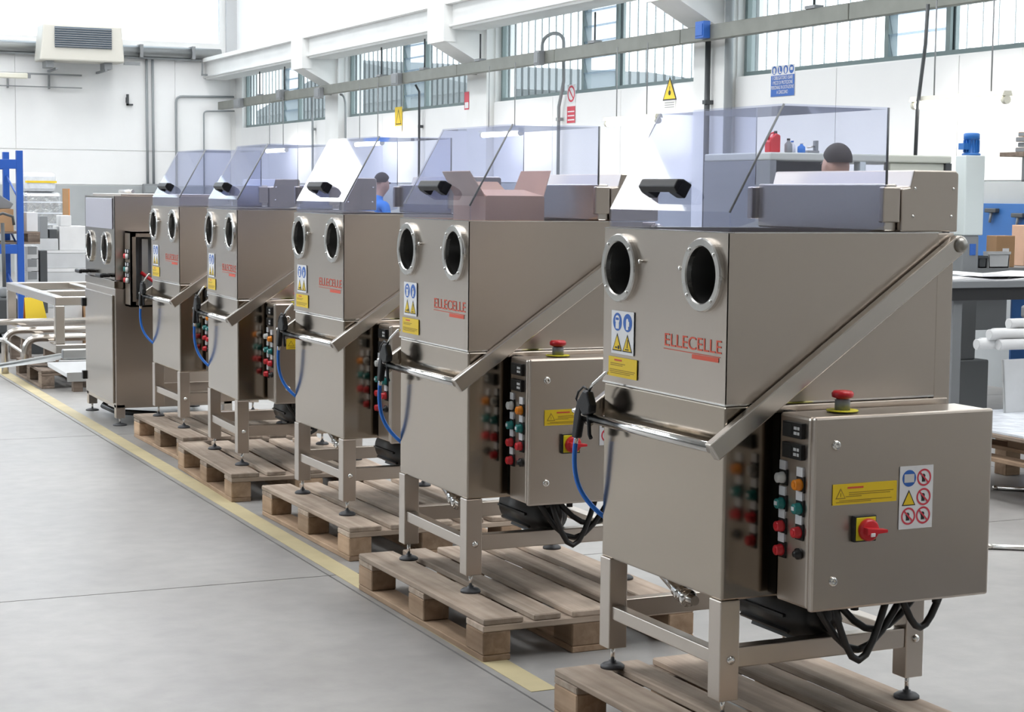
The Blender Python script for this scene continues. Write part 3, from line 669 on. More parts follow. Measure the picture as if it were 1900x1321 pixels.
    MB().box(u2-.020, u2, v1-.002, v2, z1-.004, z2+.003, 'steel').build('cabinet_door', cab, .007)
    MB().box(W, u1, v1+.03, v1+.05, z1, z2, 'slot_black').build('gap_dark_strip', cab)  # black strip standing in for the shade inside the open gap
    for z in (.764, .411): MB().lathe((u2, .208, z), (1, 0, 0), [(.013, -.001), (.013, .004), (.009, .008), (.004, .006), (0, .006)], 'chrome', 18).build('door_lock', cab)
    for (z, tl) in ((.797, 0), (.742, 1)):
        m = MB().box(.742, .828, v1-.012, v1, z-.02, z+.02, 'black'); m.box(.746, .785, v1-.013, v1-.012, z-.014, z+.014, 'slot_black')
        for q in (0, 1): m.box(.795, .808, v1-.0135, v1-.012, z-.011+q*.013, z-.003+q*.013, 'label_grey'); m.box(.811, .820, v1-.0135, v1-.012, z-.011+q*.013, z-.003+q*.013, 'label_grey')
        m.build('digital_display', cab, .002)
    for (u, z, m_) in ((.737, .668, 'lamp_white'), (.815, .660, 'orange'), (.737, .600, 'teal'), (.815, .598, 'teal'), (.737, .540, 'red'), (.815, .536, 'red'), (.737, .477, 'red')):
        m = MB().box(u-.016, u+.018, v1-.004, v1, z-.022, z+.020, 'slot_black').box(u-.014, u+.014, v1-.006, v1, z+.019, z+.043, 'label_white')
        m.lathe((u, v1, z-.002), (0, -1, 0), [(.0155, 0), (.0155, .010), (.0135, .012), (.0135, .022), (.010, .024), (0, .024)], m_, 20)
        m.box(u-.006, u+.006, v1-.0255, v1-.022, z-.006, z+.004, 'label_white' if m_ in ('teal',) else m_)
        m.build('push_button', cab, label={'lamp_white': 'clear indicator lamp', 'orange': 'amber push button', 'teal': 'green push button', 'red': 'red push button'}[m_])
    MB().lathe((.815, v1, .478), (0, -1, 0), [(.015, 0), (.015, .008), (.008, .010), (.008, .018), (0, .018)], 'black', 18).build('selector_switch', cab)
    # emergency stop on the lid
    es = MB().lathe((.775, .295, z2), (0, 0, 1), [(.042, .003), (.042, .006), (.030, .006), (0, .006)], 'switch_yellow', 28)
    es.lathe((.775, .295, z2+.006), (0, 0, 1), [(.020, 0), (.020, .026), (.014, .030)], 'mid_grey', 20); es.lathe((.775, .295, z2+.034), (0, 0, 1), [(.012, 0), (.028, .006), (.029, .016), (.024, .022), (0, .024)], 'red', 24)
    es.build('emergency_stop', cab, label='red mushroom emergency stop on a yellow ring')
    # main switch
    ms = MB().box(u2, u2+.014, .262, .331, .511, .579, 'black').box(u2+.014, u2+.017, .266, .327, .515, .575, 'switch_yellow')
    ms.lathe((u2+.016, .300, .543), (1, 0, 0), [(.029, 0), (.029, .012), (.025, .018), (0, .018)], 'red', 28)
    ms.prism([(u2+.03, .276, .535), (u2+.03, .340, .538), (u2+.03, .340, .546), (u2+.03, .276, .553)], (.022, 0, 0), 'red').box(u2+.050, u2+.0535, .286, .300, .530, .540, 'label_white')
    ms.build('main_switch', cab, .002, label='red rotary main switch on a yellow plate')
    mb = MB(); mb.keep = True; s = Sheet((u2+.0025, .200, .609), (0, 1, 0), (0, 0, 1), mb); s.base(0, 0, .201, .054, 'yellow')
    s.tri(.024, .016, .032, .028, 'ink_brown'); s.up().tri(.024, .0185, .024, .020, 'yellow').rect(.023, .021, .025, .031, 'ink_brown'); s.k = 1
    s.rect(.045, .041, .095, .046, 'logo_red')
    for y, x0, x1 in ((.030, .05, .19), (.025, .05, .18), (.020, .04, .09), (.010, .02, .185), (.006, .01, .12)): s.rect(x0, y, x1, y+.0018, 'ink_brown')
    mb.build('warning_label', cab, label='yellow warning label with small print')
    mb = MB(); mb.keep = True; s = Sheet((u2+.0025, .410, .532), (0, 1, 0), (0, 0, 1), mb); s.base(0, 0, .108, .166, 'label_white')
    s.disc(.030, .134, .022, 'sign_blue'); s.up().rect(.014, .123, .046, .145, 'label_grey'); s.k = 1
    s.forbid(.078, .134, .023); s.warn(.030, .062, .044, .042); s.forbid(.078, .083, .023); s.forbid(.030, .034, .023); s.forbid(.078, .034, .023)
    mb.build('pictogram_sticker', cab, label='white sticker with six safety pictograms')
    # pump, pipes and cables below
    pm = MB().lathe((.42, .36, .245), (1, 0, 0), [(.055, -.14), (.075, -.12), (.075, .14), (.060, .16), (.060, .19), (.03, .21), (0, .21)], 'black', 24)
    for i in range(10): a = 2*math.pi*i/10; pm.box(-.11, .13, .072, .084, -.004, .004, 'black', Matrix.Translation((.42, .36, .245)) @ Matrix.Rotation(a, 4, 'X'))
    pm.box(.38, .48, .33, .39, .315, ZB, 'black'); pm.build('pump_motor', t)
    MB().tube([(.16, .12, .30), (.24, .115, .275), (.30, .11, .262), (.36, .11, .262)], .014, 'steel_tube', 12).build('drain_pipe', t)
    dv = MB().lathe((.285, .112, .268), (1, 0, -.2), [(.014, -.03), (.020, -.03), (.020, -.008), (.025, -.008), (.025, .002), (.020, .002), (.020, .02), (.026, .02), (.026, .04), (.015, .045)], 'chrome', 16); dv.build('drain_valve', t)
    for k, (a, b, c, dz) in enumerate(((.22, .52, .77, .15), (.26, .44, .80, .17), (.30, .60, .74, .11), (.48, .62, .80, .10))):
        pts = [(c, a+(b-a)*i/8, z1+.005 - dz*math.sin(math.pi*i/8)) for i in range(9)]; MB().tube(pts, .010, 'black', 8).build('cable', t)
    for (u, v) in ((.77, .26), (.79, .34), (.76, .50), (.80, .60)): MB().lathe((u, v, z1), (0, 0, -1), [(.016, -.002), (.016, .012), (.011, .016), (.011, .030), (0, .03)], 'black', 12).build('cable_gland', t)
    MB().tube([(.74, .30, .33), (.73, .33, .27), (.66, .36, .225), (.55, .36, .245)], .013, 'black', 8).build('cable', t)
    return t

def make_gun():
    g = empty('air_gun'); v = -.058
    b = MB().prism([(-.012, v-.013, .770), (.006, v-.013, .752), (.048, v-.013, .764), (.052, v-.013, .788), (.030, v-.013, .826), (.008, v-.013, .830), (-.022, v-.013, .800)], (0, .026, 0), 'gun_black').build('body', g, .006)
    MB().prism([(-.030, v-.011, .800), (.000, v-.011, .800), (-.014, v-.011, .745), (-.034, v-.011, .680), (-.066, v-.011, .680), (-.052, v-.011, .75)], (0, .022, 0), 'gun_black').build('grip', g, .006)
    MB().tube([(.022, v, .770), (.026, v, .735), (.030, v, .700), (.040, v, .690)], .006, 'gun_black', 8).build('trigger', g)
    MB().tube([(.018, v, .828), (-.010, v, .836), (-.042, v, .818), (-.056, v, .795), (-.048, v, .785), (-.02, v, .79)], .0035, 'gun_black', 6).build('hanging_loop', g)
    MB().tube([(.022, v, .826), (.045, v+.004, .850), (.082, v+.022, .885), (.088, v+.027, .884)], .0048, 'chrome', 8).build('nozzle', g)
    MB().lathe((-.062, v, .760), (-1, 0, 0), [(.009, -.02), (.009, .006), (.004, .012), (0, .012)], 'chrome', 10).build('hook_pin', g)
    pts = [(-.052, v, .682), (-.060, v, .65)]
    P = [Vector((-.060, v, .65)), Vector((-.075, v, .55)), Vector((-.052, v+.015, .50)), Vector((.002, .010, .448))]
    for i in range(1, 15):
        t = i/14; pts.append(tuple(P[0]*(1-t)**3 + P[1]*3*t*(1-t)**2 + P[2]*3*t*t*(1-t) + P[3]*t**3))
    pts += [(-.001, .05, .44)]
    MB().tube(pts, .0072, 'hose_blue', 10).build('hose', g, label='thin blue air hose')
    MB().cyl((-.051, v, .684), (-.056, v, .664), .007, 'steel_tube', 10).build('hose_fitting', g)
    return g

PZ = .144
POSE = [(2.432, 4.715, -89.01), (2.446, 6.425, -90.32), (2.539, 8.033, -89.45), (2.544, 9.595, -92.05), (2.603, 11.136, -89.54)]
PALP = [(2.297, 4.740, -89.01), (2.340, 6.581, -89.67), (2.462, 8.298, -89.04), (2.450, 9.887, -91.40), (2.514, 11.267, -89.54)]
MLAB = ['largest, closest stainless steel parts washer, white six-pictogram sticker on its cabinet door',
        'second stainless steel parts washer in the row, cardboard carton showing inside its hood',
        'third of the five hooded stainless steel parts washers, in the middle of the row',
        'fourth hooded stainless steel parts washer, between the middle one and the last hooded one',
        'last hooded stainless steel parts washer of the row, next to the flat-topped one']
ORD = ['closest', 'second', 'third', 'fourth', 'last']
proto, gproto = make_washer(), make_gun()
for i, (x, y, a) in enumerate(POSE):
    m = proto if i == 0 else copy_tree(proto); g = gproto if i == 0 else copy_tree(gproto)
    for o in (m, g): o.location = (x, y, PZ); o.rotation_euler[2] = rad(a)
    tag(m, MLAB[i], 'machine', 'hooded parts washers in a row on pallets')
    tag(g, 'black air gun with blue hose on the handle bar of the %s hooded washer' % ORD[i], 'air gun', 'air guns on the washer handle bars')

# ---------------------------------------------------------------- pallets (local x = long side)
BW = {}
def bmesh_board(L, Wd, H, m):
    k = (L, Wd, H, m)
    if k not in BW: BW[k] = MB().box(-L/2, L/2, -Wd/2, Wd/2, 0, H, m).mesh('board')
    return BW[k]
def make_pallet(x, y, a, label, z=0., m1='pallet_wood', m2='pallet_block_wood', group='wooden pallets under the washers', sz=(1.2, .8)):
    L, D = sz
    t = empty('wooden_pallet', (x, y, z), rad(a)); rr = random.Random(int(x*100+y*977))
    tops = [(.0725, .145), (.235, .10), (.40, .145), (.565, .10), (.7275, .145)]
    for (v, wd) in tops:
        b = share('deck_board', bmesh_board(L-rr.uniform(0, .012)//.006*.006, wd, .022, m1), t, (L/2+rr.uniform(-.004, .004), v*D/.8, .122), (0, 0, rr.uniform(-.006, .006)), .004)
    for u in (.0725, L/2, L-.0725): share('stringer_board', bmesh_board(D, .145, .022, m1), t, (u, D/2, .100), (0, 0, rad(90)), .003)
    for v, wd in ((.05, .10), (D/2, .145), (D-.05, .10)):
        share('bottom_board', bmesh_board(L, wd, .022, m2), t, (L/2, v, 0), (0, 0, 0), .003)
        for u in (.0725, L/2, L-.0725): share('block', bmesh_board(.145, wd, .078, m2), t, (u, v, .022), (0, 0, 0), .004)
    return tag(t, label, 'pallet', group)
for i, (x, y, a) in enumerate(PALP): make_pallet(x, y, a, 'brown wooden pallet carrying the %s hooded parts washer' % ORD[i])

# ================================================================ FLAT-TOPPED WASHER AT THE END OF THE ROW
def flat_washer():
    w6, d6 = .95, .78
    t = empty('parts_washer', (2.52, 12.76, 0), rad(-90))
    for (u, v) in ((0, 0), (w6-.06, 0), (0, d6-.06), (w6-.06, d6-.06)):
        leg = MB().box(u, u+.06, v, v+.06, .05, .14, 'steel').build('leg', t, .003)
        MB().cyl((u+.03, v+.03, .01), (u+.03, v+.03, .06), .007, 'chrome', 8).lathe((u+.03, v+.03, 0), (0, 0, 1), [(.045, 0), (.045, .008), (.02, .016), (0, .016)], 'rubber', 18).build('levelling_foot', leg)
    MB().box(0, w6, 0, d6, .115, .90, 'steel').build('lower_housing', t, .005)
    MB().box(.03, w6-.035, -.012, 0, .145, .855, 'steel_smooth').build('door', t, .004)
    for z in (.25, .76): MB().box(-.028, .012, -.03, .0, z-.03, z+.03, 'black').build('door_hinge', t, .005)
    MB().box(-.002, w6+.002, -.004, d6, .90, .953, 'steel_smooth').build('ledge', t, .004)
    front_plate(0, w6, .956, 1.50, ((.18, 1.155), (.69, 1.155)), .088, 0, .004, 'steel_smooth').build('front_panel', t)
    MB().box(0, .004, .004, d6, .956, 1.5, 'steel').box(w6-.004, w6, .004, d6, .956, 1.5, 'steel').box(.004, w6-.004, d6-.004, d6, .956, 1.5, 'steel').box(.004, w6-.004, .004, d6-.004, 1.494, 1.5, 'steel').box(.004, w6-.004, .01, d6-.01, .96, .965, 'steel_dark').build('chamber', t)
    MB().box(.05, w6-.05, -.006, -.0005, 1.285, 1.485, 'window_lilac').build('viewing_window', t, .002)
    port(t, .18, 1.155, .108, .088); port(t, .69, 1.155, .108, .088)
    for u in (.02, .72):
        h = MB().box(u-.03, u+.13, -.075, -.05, .965, .992, 'gun_black'); h.box(u-.03, u, -.05, 0, .968, .99, 'gun_black').box(u+.08, u+.11, -.05, 0, .968, .99, 'gun_black'); h.build('handle', t, .008)
    MB().box(.02, w6-.02, .05, d6-.1, 1.5, 1.515, 'steel').build('lid', t, .003)
    MB().tube([(.2, .2, 1.53), (.6, .2, 1.53)], .012, 'chrome', 8).build('lid_rod', t)
    # open control cabinet on the side
    u1, u2, v1, v2, z1, z2 = w6+.03, w6+.19, .06, .60, .79, 1.275
    c = MB().box(u1, u1+.004, v1, v2, z1, z2, 'steel').box(u1, u2, v1, v1+.012, z1, z2, 'steel').box(u1, u2, v2-.012, v2, z1, z2, 'steel').box(u1, u2, v1, v2, z1, z1+.012, 'steel').box(u1, u2, v1, v2, z2-.012, z2, 'steel')
    c.box(u2-.012, u2, v1, v1+.035, z1, z2, 'steel').box(u2-.012, u2, v2-.035, v2, z1, z2, 'steel').box(u2-.012, u2, v1, v2, z2-.035, z2, 'steel').box(u2-.012, u2, v1, v2, z1, z1+.035, 'steel')
    c = c.build('control_cabinet', t)
    for v in (.17, .32, .47): MB().box(u1+.02, u1+.09, v-.02, v+.02, z1+.05, z2-.05, 'galvanised').build('cable_duct', c)
    MB().box(u1+.004, u1+.02, v1+.05, v2-.05, z1+.04, z2-.04, 'box_grey').build('mounting_plate', c)
    MB().tube([(u1+.1, v1+.08, z1+.22), (u1+.13, v1+.16, z1+.16), (u1+.14, v1+.2, z1+.1)], .012, 'red', 8).build('cable', c)
    for (z, m_) in ((1.115, 'red'), (1.03, 'teal'), (.96, 'red')):
        for u in (u1+.05, u1+.11):
            b = MB().box(u-.018, u+.018, v1-.005, v1, z-.02, z+.045, 'slot_black').box(u-.012, u+.012, v1-.007, v1, z+.022, z+.042, 'label_white'); b.lathe((u, v1, z), (0, -1, 0), [(.016, 0), (.016, .02), (0, .022)], m_ if u < u1+.08 else 'lamp_white', 14); b.build('push_button', c)
    MB().tube([(.3, .1, .115), (.3, .05, .06), (.5, .1, .04), (.8, .3, .05)], .02, 'black', 8).build('cable', t)
    return tag(t, 'flat-topped stainless steel washer without hood, standing on the floor', 'machine')
flat_washer()

# ================================================================ LEFT SIDE: rack, boxes, steel frame, pipes
def block(name, x0, x1, y0, y1, z0, z1, m, label, cat, bev=.004, lid=None, tape=None, group=None):
    e = empty(name, ((x0+x1)/2, (y0+y1)/2, z0)); a, b, h = (x1-x0)/2, (y1-y0)/2, z1-z0
    MB().box(-a, a, -b, b, 0, h, m).build('body', e, bev)
    if lid: MB().box(-a-.006, a+.006, -b-.006, b+.006, h*.86, h+.0005, lid).build('lid', e, .003)
    if tape: MB().box(-a*.35, a*.35, -b-.0015, -b, h*.35, h*.6, tape).build('paper_label', e)
    return tag(e, label, cat, group)
r = empty('pallet_rack', (2.25, 22.0, 0))
for x in (-1.35, 1.30):
    for y in (0, 1.0):
        u = MB().box(x, x+.075, y, y+.08, 0, 1.99, 'rack_blue').build('upright', r, .004); MB().box(x-.03, x+.105, y-.03, y+.11, 0, .008, 'rack_blue').build('foot_plate', u)
    for k in range(3): MB().tube([(x+.04, .06, .2+k*.6), (x+.04, 1.02, .5+k*.6)], .012, 'rack_blue', 6).build('brace', r)
for y in (0.005, 1.005):
    for z in (.775, 1.775): MB().box(-1.28, 1.31, y, y+.05, z, z+.11, 'rack_blue').build('beam', r, .004)
tag(r, 'blue steel pallet rack at the edge of the picture', 'rack')
make_pallet(2.64, 22.16, 0, 'grey-brown pallet lying on the lower beams of the blue rack', .886, 'grey_wood', 'grey_wood', None, (1.2, .8))
block('cardboard_box', 2.9, 3.54, 22.2, 22.7, 1.032, 1.30, 'carton', 'brown cardboard box with a pink-white label on the rack pallet', 'box', tape='label_white')
e = empty('machine_head', (3.3, 22.4, 1.302)); MB().prism([(-.3, -.1, 0), (.22, -.1, 0), (.26, -.1, .06), (.05, -.1, .20), (-.3, -.1, .2)], (0, .25, 0), 'mid_grey').build('casting', e, .01); MB().cyl((.0, -.1, .1), (0, -.16, .1), .05, 'steel_tube').build('hub', e); tag(e, 'grey sloping machine part lying on the cardboard box', 'machine part')
block('white_box', 3.70, 3.83, 22.25, 22.6, 1.032, 1.26, 'box_white', 'small white box at the end of the rack pallet beside the upright', 'box')
# pallet truck in front of the rack
e = empty('pallet_truck', (2.70, 17.5, 0))
MB().tube([(0, 0, .30), (0, .03, .8), (-.005, .05, 1.22)], .018, 'dark_grey', 10).build('tiller', e)
MB().tube([(-.10, .05, 1.20), (-.09, .05, 1.28), (0, .05, 1.31), (.09, .05, 1.28), (.10, .05, 1.20)], .014, 'dark_grey', 8).build('grip', e)
MB().box(-.11, .11, -.05, .16, .18, .52, 'dark_grey').cyl((0, .03, .52), (0, .03, .62), .05, 'mid_grey', 14).build('pump_body', e, .02)
for x in (-.06, .06): MB().cyl((x-.025, .03, .09), (x+.025, .03, .09), .09, 'black', 20).build('wheel', e)
for x in (-.27, .12): MB().box(x, x+.15, .16, 1.35, .06, .13, 'mid_grey').build('fork', e, .01)
tag(e, 'dark pallet truck with an upright tiller in front of the rack', 'pallet truck')
# wrapped goods near the end wall
make_pallet(4.36, 27.9, -90, 'wooden pallet under the foil-wrapped bundle', 0, 'grey_wood', 'grey_wood', None)
block('crate', 4.42, 5.02, 26.95, 27.7, .144, .93, 'box_grey', 'plain grey crate under the foil-wrapped bundle', 'crate')
e = empty('wrapped_bundle', (4.73, 27.3, .93)); MB().box(-.28, .27, -.3, .3, 0, .56, 'foil').build('wrapped_goods', e, .05)
for i in range(3): MB().box(-.285, .275, -.31, .31, .09+.16*i, .11+.16*i, 'film').build('strap', e)
tag(e, 'bundle wrapped in shiny silver foil behind the rack', 'bundle')
e = empty('wrapped_bundle', (4.71, 27.3, 1.49)); MB().box(-.22, .22, -.25, .25, 0, .29, 'film').build('wrapped_goods', e, .06); MB().box(-.225, .225, -.258, -.25, .14, .17, 'yellow').build('strap', e); tag(e, 'film-wrapped bundle with a yellow strap on top of the foil bundle', 'bundle')
e = empty('leaning_board', (5.06, 27.0, .95)); MB().box(-.05, .04, 0, .025, 0, .6, 'carton').build('board', e); MB().box(.04, .05, 0, .025, 0, .6, 'orange').build('edge_strip', e); tag(e, 'narrow orange-brown board standing beside the foil bundle', 'board')
block('crate', 5.03, 5.15, 26.9, 27.25, .144, .95, 'box_grey', 'slim grey crate under the orange-brown board', 'crate')
for i, (a, b, y0, y1, z0, z1, m, nm, lb, ct) in enumerate((
    (4.12, 4.80, 24.0, 24.6, 0, .20, 'box_grey', 'storage_box', 'lowest long grey box of the stack behind the flat-topped washer', 'box'),
    (4.14, 4.80, 24.02, 24.6, .203, .51, 'box_grey', 'storage_box', 'second long grey box from the floor in the stack', 'box'),
    (4.15, 4.80, 24.05, 24.6, .513, .745, 'box_grey', 'storage_box', 'third long grey box in the stack, carrying the small boxes', 'box'),
    (4.42, 4.78, 24.08, 24.55, .748, 1.06, 'box_white', 'storage_box', 'tall pale box on top of the grey stack', 'box'),
    (4.16, 4.40, 24.06, 24.5, .748, .90, 'box_grey', 'storage_box', 'low grey box beside the tall pale box', 'box'),
    (4.17, 4.27, 24.07, 24.3, .903, 1.19, 'mid_grey', 'steel_column', 'upright grey steel piece on the low grey box', 'part'),
    (4.29, 4.39, 24.07, 24.3, .903, 1.02, 'dark_grey', 'dark_block', 'small dark block on the low grey box', 'part'),
    (4.44, 4.58, 24.1, 24.4, 1.063, 1.20, 'box_white', 'storage_box', 'little white box on the tall pale box', 'box'),
    (3.98, 4.07, 23.0, 23.3, 0, .78, 'dark_grey', 'steel_column', 'dark upright block beside the grey profiles', 'part'))):
    block(nm, a, b, y0, y1, z0, z1, m, lb, ct, .006, lid=('box_white' if ct == 'box' and i < 3 else None))
for i in range(5):
    e = empty('steel_profile', (3.89, 23.1, .06+i*.155)); MB().box(-.08, .07, -.1, .3, 0, .05, 'box_grey').box(-.08, -.06, -.1, .3, .05, .15, 'box_grey').box(.05, .07, -.1, .3, .05, .15, 'box_grey').build('channel', e, .004); MB().box(-.06, .05, -.098, -.09, .05, .15, 'mid_grey').build('end_plate', e)
    tag(e, ['lowest', 'second lowest', 'middle', 'second highest', 'topmost'][i] + ' pale channel profile of the stack between rack and grey boxes', 'profile', 'stacked channel profiles')
block('floor_bearer', 3.80, 3.97, 23.02, 23.38, 0, .058, 'grey_wood', 'low wooden bearer under the stacked channel profiles', 'bearer')
block('tool_case', 2.86, 3.12, 17.28, 17.62, 0, .30, 'dark_grey', 'dark case under the yellow folding sign', 'case')
e = empty('floor_sign', (2.97, 17.38, .301)); MB().prism([(-.10, 0, 0), (.10, 0, 0), (.06, .06, .22), (-.10, .06, .22)], (0, .012, 0), 'yellow').build('front_leaf', e); MB().prism([(-.10, .14, 0), (.10, .14, 0), (.06, .075, .22), (-.10, .075, .22)], (0, .012, 0), 'orange').build('rear_leaf', e); tag(e, 'yellow folding floor sign behind the steel frame', 'sign')
block('white_box', 3.20, 3.42, 17.5, 17.8, 0, .45, 'box_white', 'white box standing behind the steel frame legs', 'box')
block('cardboard_box', 3.43, 3.6, 17.4, 17.7, 0, .44, 'carton', 'small brown carton behind the steel frame', 'box')
# welded steel frame on a pallet
make_pallet(2.46, 15.42, -90, 'old grey pallet under the welded steel frame', 0, 'grey_wood', 'grey_wood', None)
f = empty('welded_support', (2.64, 14.6, .144))
def fb(n, *a): MB().box(*a, 'steel_tube').build(n, f, .006)
x1, y1 = .95, 2.35
for (x, y) in ((0, 0), (x1, 0), (0, y1), (x1, y1)): fb('leg', x, x+.075, y, y+.075, .165, .475)
for z0, z1 in ((.475, .545), (.090, .165)):
    fb('rail', 0, x1+.075, 0, .075, z0, z1); fb('rail', 0, x1+.075, y1, y1+.075, z0, z1); fb('rail', 0, .075, .075, y1, z0, z1); fb('rail', x1, x1+.075, .075, y1, z0, z1)
fb('rail', .075, x1, 1.1, 1.16, .485, .535); fb('rail', .55, .62, 1.16, y1, .485, .535)
for (x, y) in ((.02, .04), (x1-.05, .04), (.02, .6), (x1-.05, .6)): MB().box(x, x+.1, y, y+.08, 0, .09, 'grey_wood').build('bearer', f)
MB().lathe((.04, 1.0, .545), (0, 0, 1), [(.008, -.01), (.008, .001), (0, .001)], 'dark_grey', 8).build('hole', f); MB().lathe((.04, .4, .545), (0, 0, 1), [(.008, -.01), (.008, .001), (0, .001)], 'dark_grey', 8).build('hole', f)
for y in (1.6, 2.2): MB().box(.0, .08, y, y+.08, -.144, .09, 'grey_wood').build('bearer', f)
tag(f, 'welded pale steel tube frame standing on an old pallet', 'support')
def bent(name, pts, rr, label):
    e = empty(name, (pts[-1][0], pts[-1][1], 0)); o = Vector(e.location); MB().tube([Vector(p)-o for p in pts], rr, 'steel_tube', 14).build('pipe', e); MB().lathe(Vector(pts[0])-o, (1, 0, 0), [(rr*1.25, -.03), (rr*1.25, .03)], 'chrome', 14).build('coupling', e)
    return tag(e, label, 'pipe')
bent('bent_pipe', [(3.5, 14.9, .342)] + bend((3.3, 14.9, .342), (2.45, 14.9, .342), (2.45, 14.9, .0), .12, 8) + [(2.45, 14.9, .145)], .03, 'near bent steel pipe lying through the steel frame')
bent('bent_pipe', [(3.5, 15.5, .36)] + bend((3.3, 15.5, .36), (2.385, 15.5, .36), (2.385, 15.5, .0), .13, 8) + [(2.385, 15.5, .0)], .03, 'far bent steel pipe lying through the steel frame')
bent('straight_pipe', [(3.3, 16.2, .383), (1.2, 16.2, .383)], .028, 'straight steel pipe passing behind the bent pipes')
bent('straight_pipe', [(2.36, 15.4, .295), (2.45, 14.96, .215)], .014, 'thin straight rod joining the two bent pipes')
e = empty('metal_strip', (2.2, 15.1, 0)); MB().prism([(-.55, .25, .0), (-.50, .25, .0), (.40, -.72, .20), (.52, -.68, .245), (.45, -.62, .245)], (0, .02, .004), 'galvanised').build('strip', e); MB().box(.40, .50, -.72, -.62, .144, .205, 'grey_wood').build('rest', e); tag(e, 'long flat metal strip sloping from the floor up to the pallet', 'strip')
for i, (y, z, x) in enumerate(((14.22, .146, 2.60), (14.30, .146, 2.66), (14.26, .225, 2.63))):
    e = empty('steel_profile', (x, y, z)); MB().box(0, .9, -.035, .035, 0, .075, 'galvanised').build('profile', e, .006); MB().box(-.003, 0, -.03, .03, .01, .065, 'mid_grey').build('end_plate', e)
    tag(e, ['pale square profile on the pallet edge, nearest the flat-topped washer', 'pale square profile lying behind the front one on the pallet', 'pale square profile resting on top of the other two'][i], 'profile', 'square profiles beside the flat-topped washer')
e = empty('angle_profile', (2.60, 13.95, 0)); MB().prism([(-.12, .1, .19), (.02, -.02, .10), (.6, -.02, .10), (.6, .1, .19)], (0, .02, .03), 'box_grey').build('flange', e); MB().box(.0, .6, -.03, -.02, .08, .15, 'galvanised').build('web', e)
MB().box(.05, .12, -.02, .06, 0, .1, 'grey_wood').build('bearer', e); MB().box(.48, .55, -.02, .06, 0, .1, 'grey_wood').build('bearer', e); tag(e, 'pale angle profile leaning on wooden bearers by the flat-topped washer', 'profile')

# ================================================================ BEHIND AND RIGHT OF THE ROW
# carton packed into the chamber of the second washer
e = empty('cardboard_box', (POSE[1][0], POSE[1][1], PZ+.878)); e.rotation_euler[2] = rad(POSE[1][2])
MB().box(.20, .204, .135, .365, 0, .508, 'carton_pink').box(.496, .50, .135, .365, 0, .508, 'carton_pink').box(.204, .496, .135, .139, 0, .508, 'carton_pink').box(.204, .496, .361, .365, 0, .508, 'carton_pink').box(.204, .496, .139, .361, 0, .004, 'carton_pink').build('body', e)
for pts in ([(.21, .135, .508), (.49, .135, .508), (.49, .075, .595), (.21, .085, .595)], [(.21, .365, .508), (.49, .365, .508), (.47, .402, .600), (.21, .402, .600)], [(.50, .140, .508), (.50, .360, .508), (.36, .345, .530), (.36, .155, .530)], [(.20, .140, .508), (.20, .360, .508), (.13, .34, .560), (.13, .15, .560)]):
    MB().prism(pts, (0, .003, .002), 'carton_pink').build('flap', e)
tag(e, 'open brown carton with raised flaps inside the hood of the second washer', 'box')
# press with cream beam
e = empty('press_machine', (6.85, 10.8, 0))
MB().box(0, 1.55, 0, .9, 1.79, 1.845, 'machine_cream').build('top_beam', e, .01); MB().box(1.02, 1.50, .02, .1, 1.2, 1.79, 'machine_cream').build('side_cover', e, .01)
MB().box(.05, .78, .3, .4, .9, 1.79, 'dark_grey').build('back_plate', e); MB().box(.75, .80, .0, .08, .9, 1.79, 'machine_pale').build('front_post', e, .005)
MB().box(0, 1.55, .0, .9, .75, .9, 'machine_cream').build('table', e, .01); MB().box(.05, 1.5, .05, .85, 0, .75, 'machine_cream').build('base', e, .01); MB().box(1.5, 1.55, .0, .4, .9, 1.79, 'dark_grey').build('end_post', e); MB().box(0, .05, .0, .9, .9, 1.79, 'mid_grey').build('end_post', e)
tag(e, 'cream press machine with a wide top beam behind the closest washer', 'machine')
def bottle(x, y, z, r, h, m, cap, label):
    e = empty('bottle', (x, y, z)); MB().lathe((0, 0, 0), (0, 0, 1), [(r*.9, 0), (r, .01), (r, h*.6), (r*.4, h*.78), (r*.4, h*.9)], m, 18).build('body', e); MB().cyl((0, 0, h*.88), (0, 0, h), r*.45, cap, 14).build('cap', e); return tag(e, label, 'bottle')
e = empty('jerrycan', (6.945, 10.92, 1.846)); MB().prism([(-.045, -.03, 0), (.045, -.03, 0), (.045, -.03, .12), (.01, -.03, .135), (-.03, -.03, .10), (-.045, -.03, .07)], (0, .07, 0), 'red').build('body', e, .008); MB().cyl((.02, 0, .125), (.02, 0, .15), .012, 'black').build('cap', e); MB().tube([(-.04, .005, .09), (-.02, .005, .13), (.01, .005, .14)], .006, 'red', 8).build('handle', e); tag(e, 'red jerrycan on the cream press machine', 'jerrycan')
bottle(7.06, 10.9, 1.846, .028, .10, 'mid_grey', 'black', 'grey bottle next to the red jerrycan'); bottle(7.11, 10.93, 1.846, .025, .085, 'label_white', 'bin_blue', 'white and blue bottle on the cream press machine'); bottle(7.155, 10.88, 1.846, .028, .07, 'bin_blue', 'label_white', 'short blue bottle on the cream press machine')
e = empty('bench_clamp', (7.27, 10.92, 1.846)); MB().box(-.05, .05, -.02, .03, 0, .02, 'mid_grey').box(.02, .045, -.015, .02, .02, .09, 'mid_grey').build('frame', e, .003); MB().cyl((-.04, 0, .04), (.03, 0, .05), .006, 'steel_tube').build('screw', e); tag(e, 'small grey clamp on the cream press machine', 'clamp')
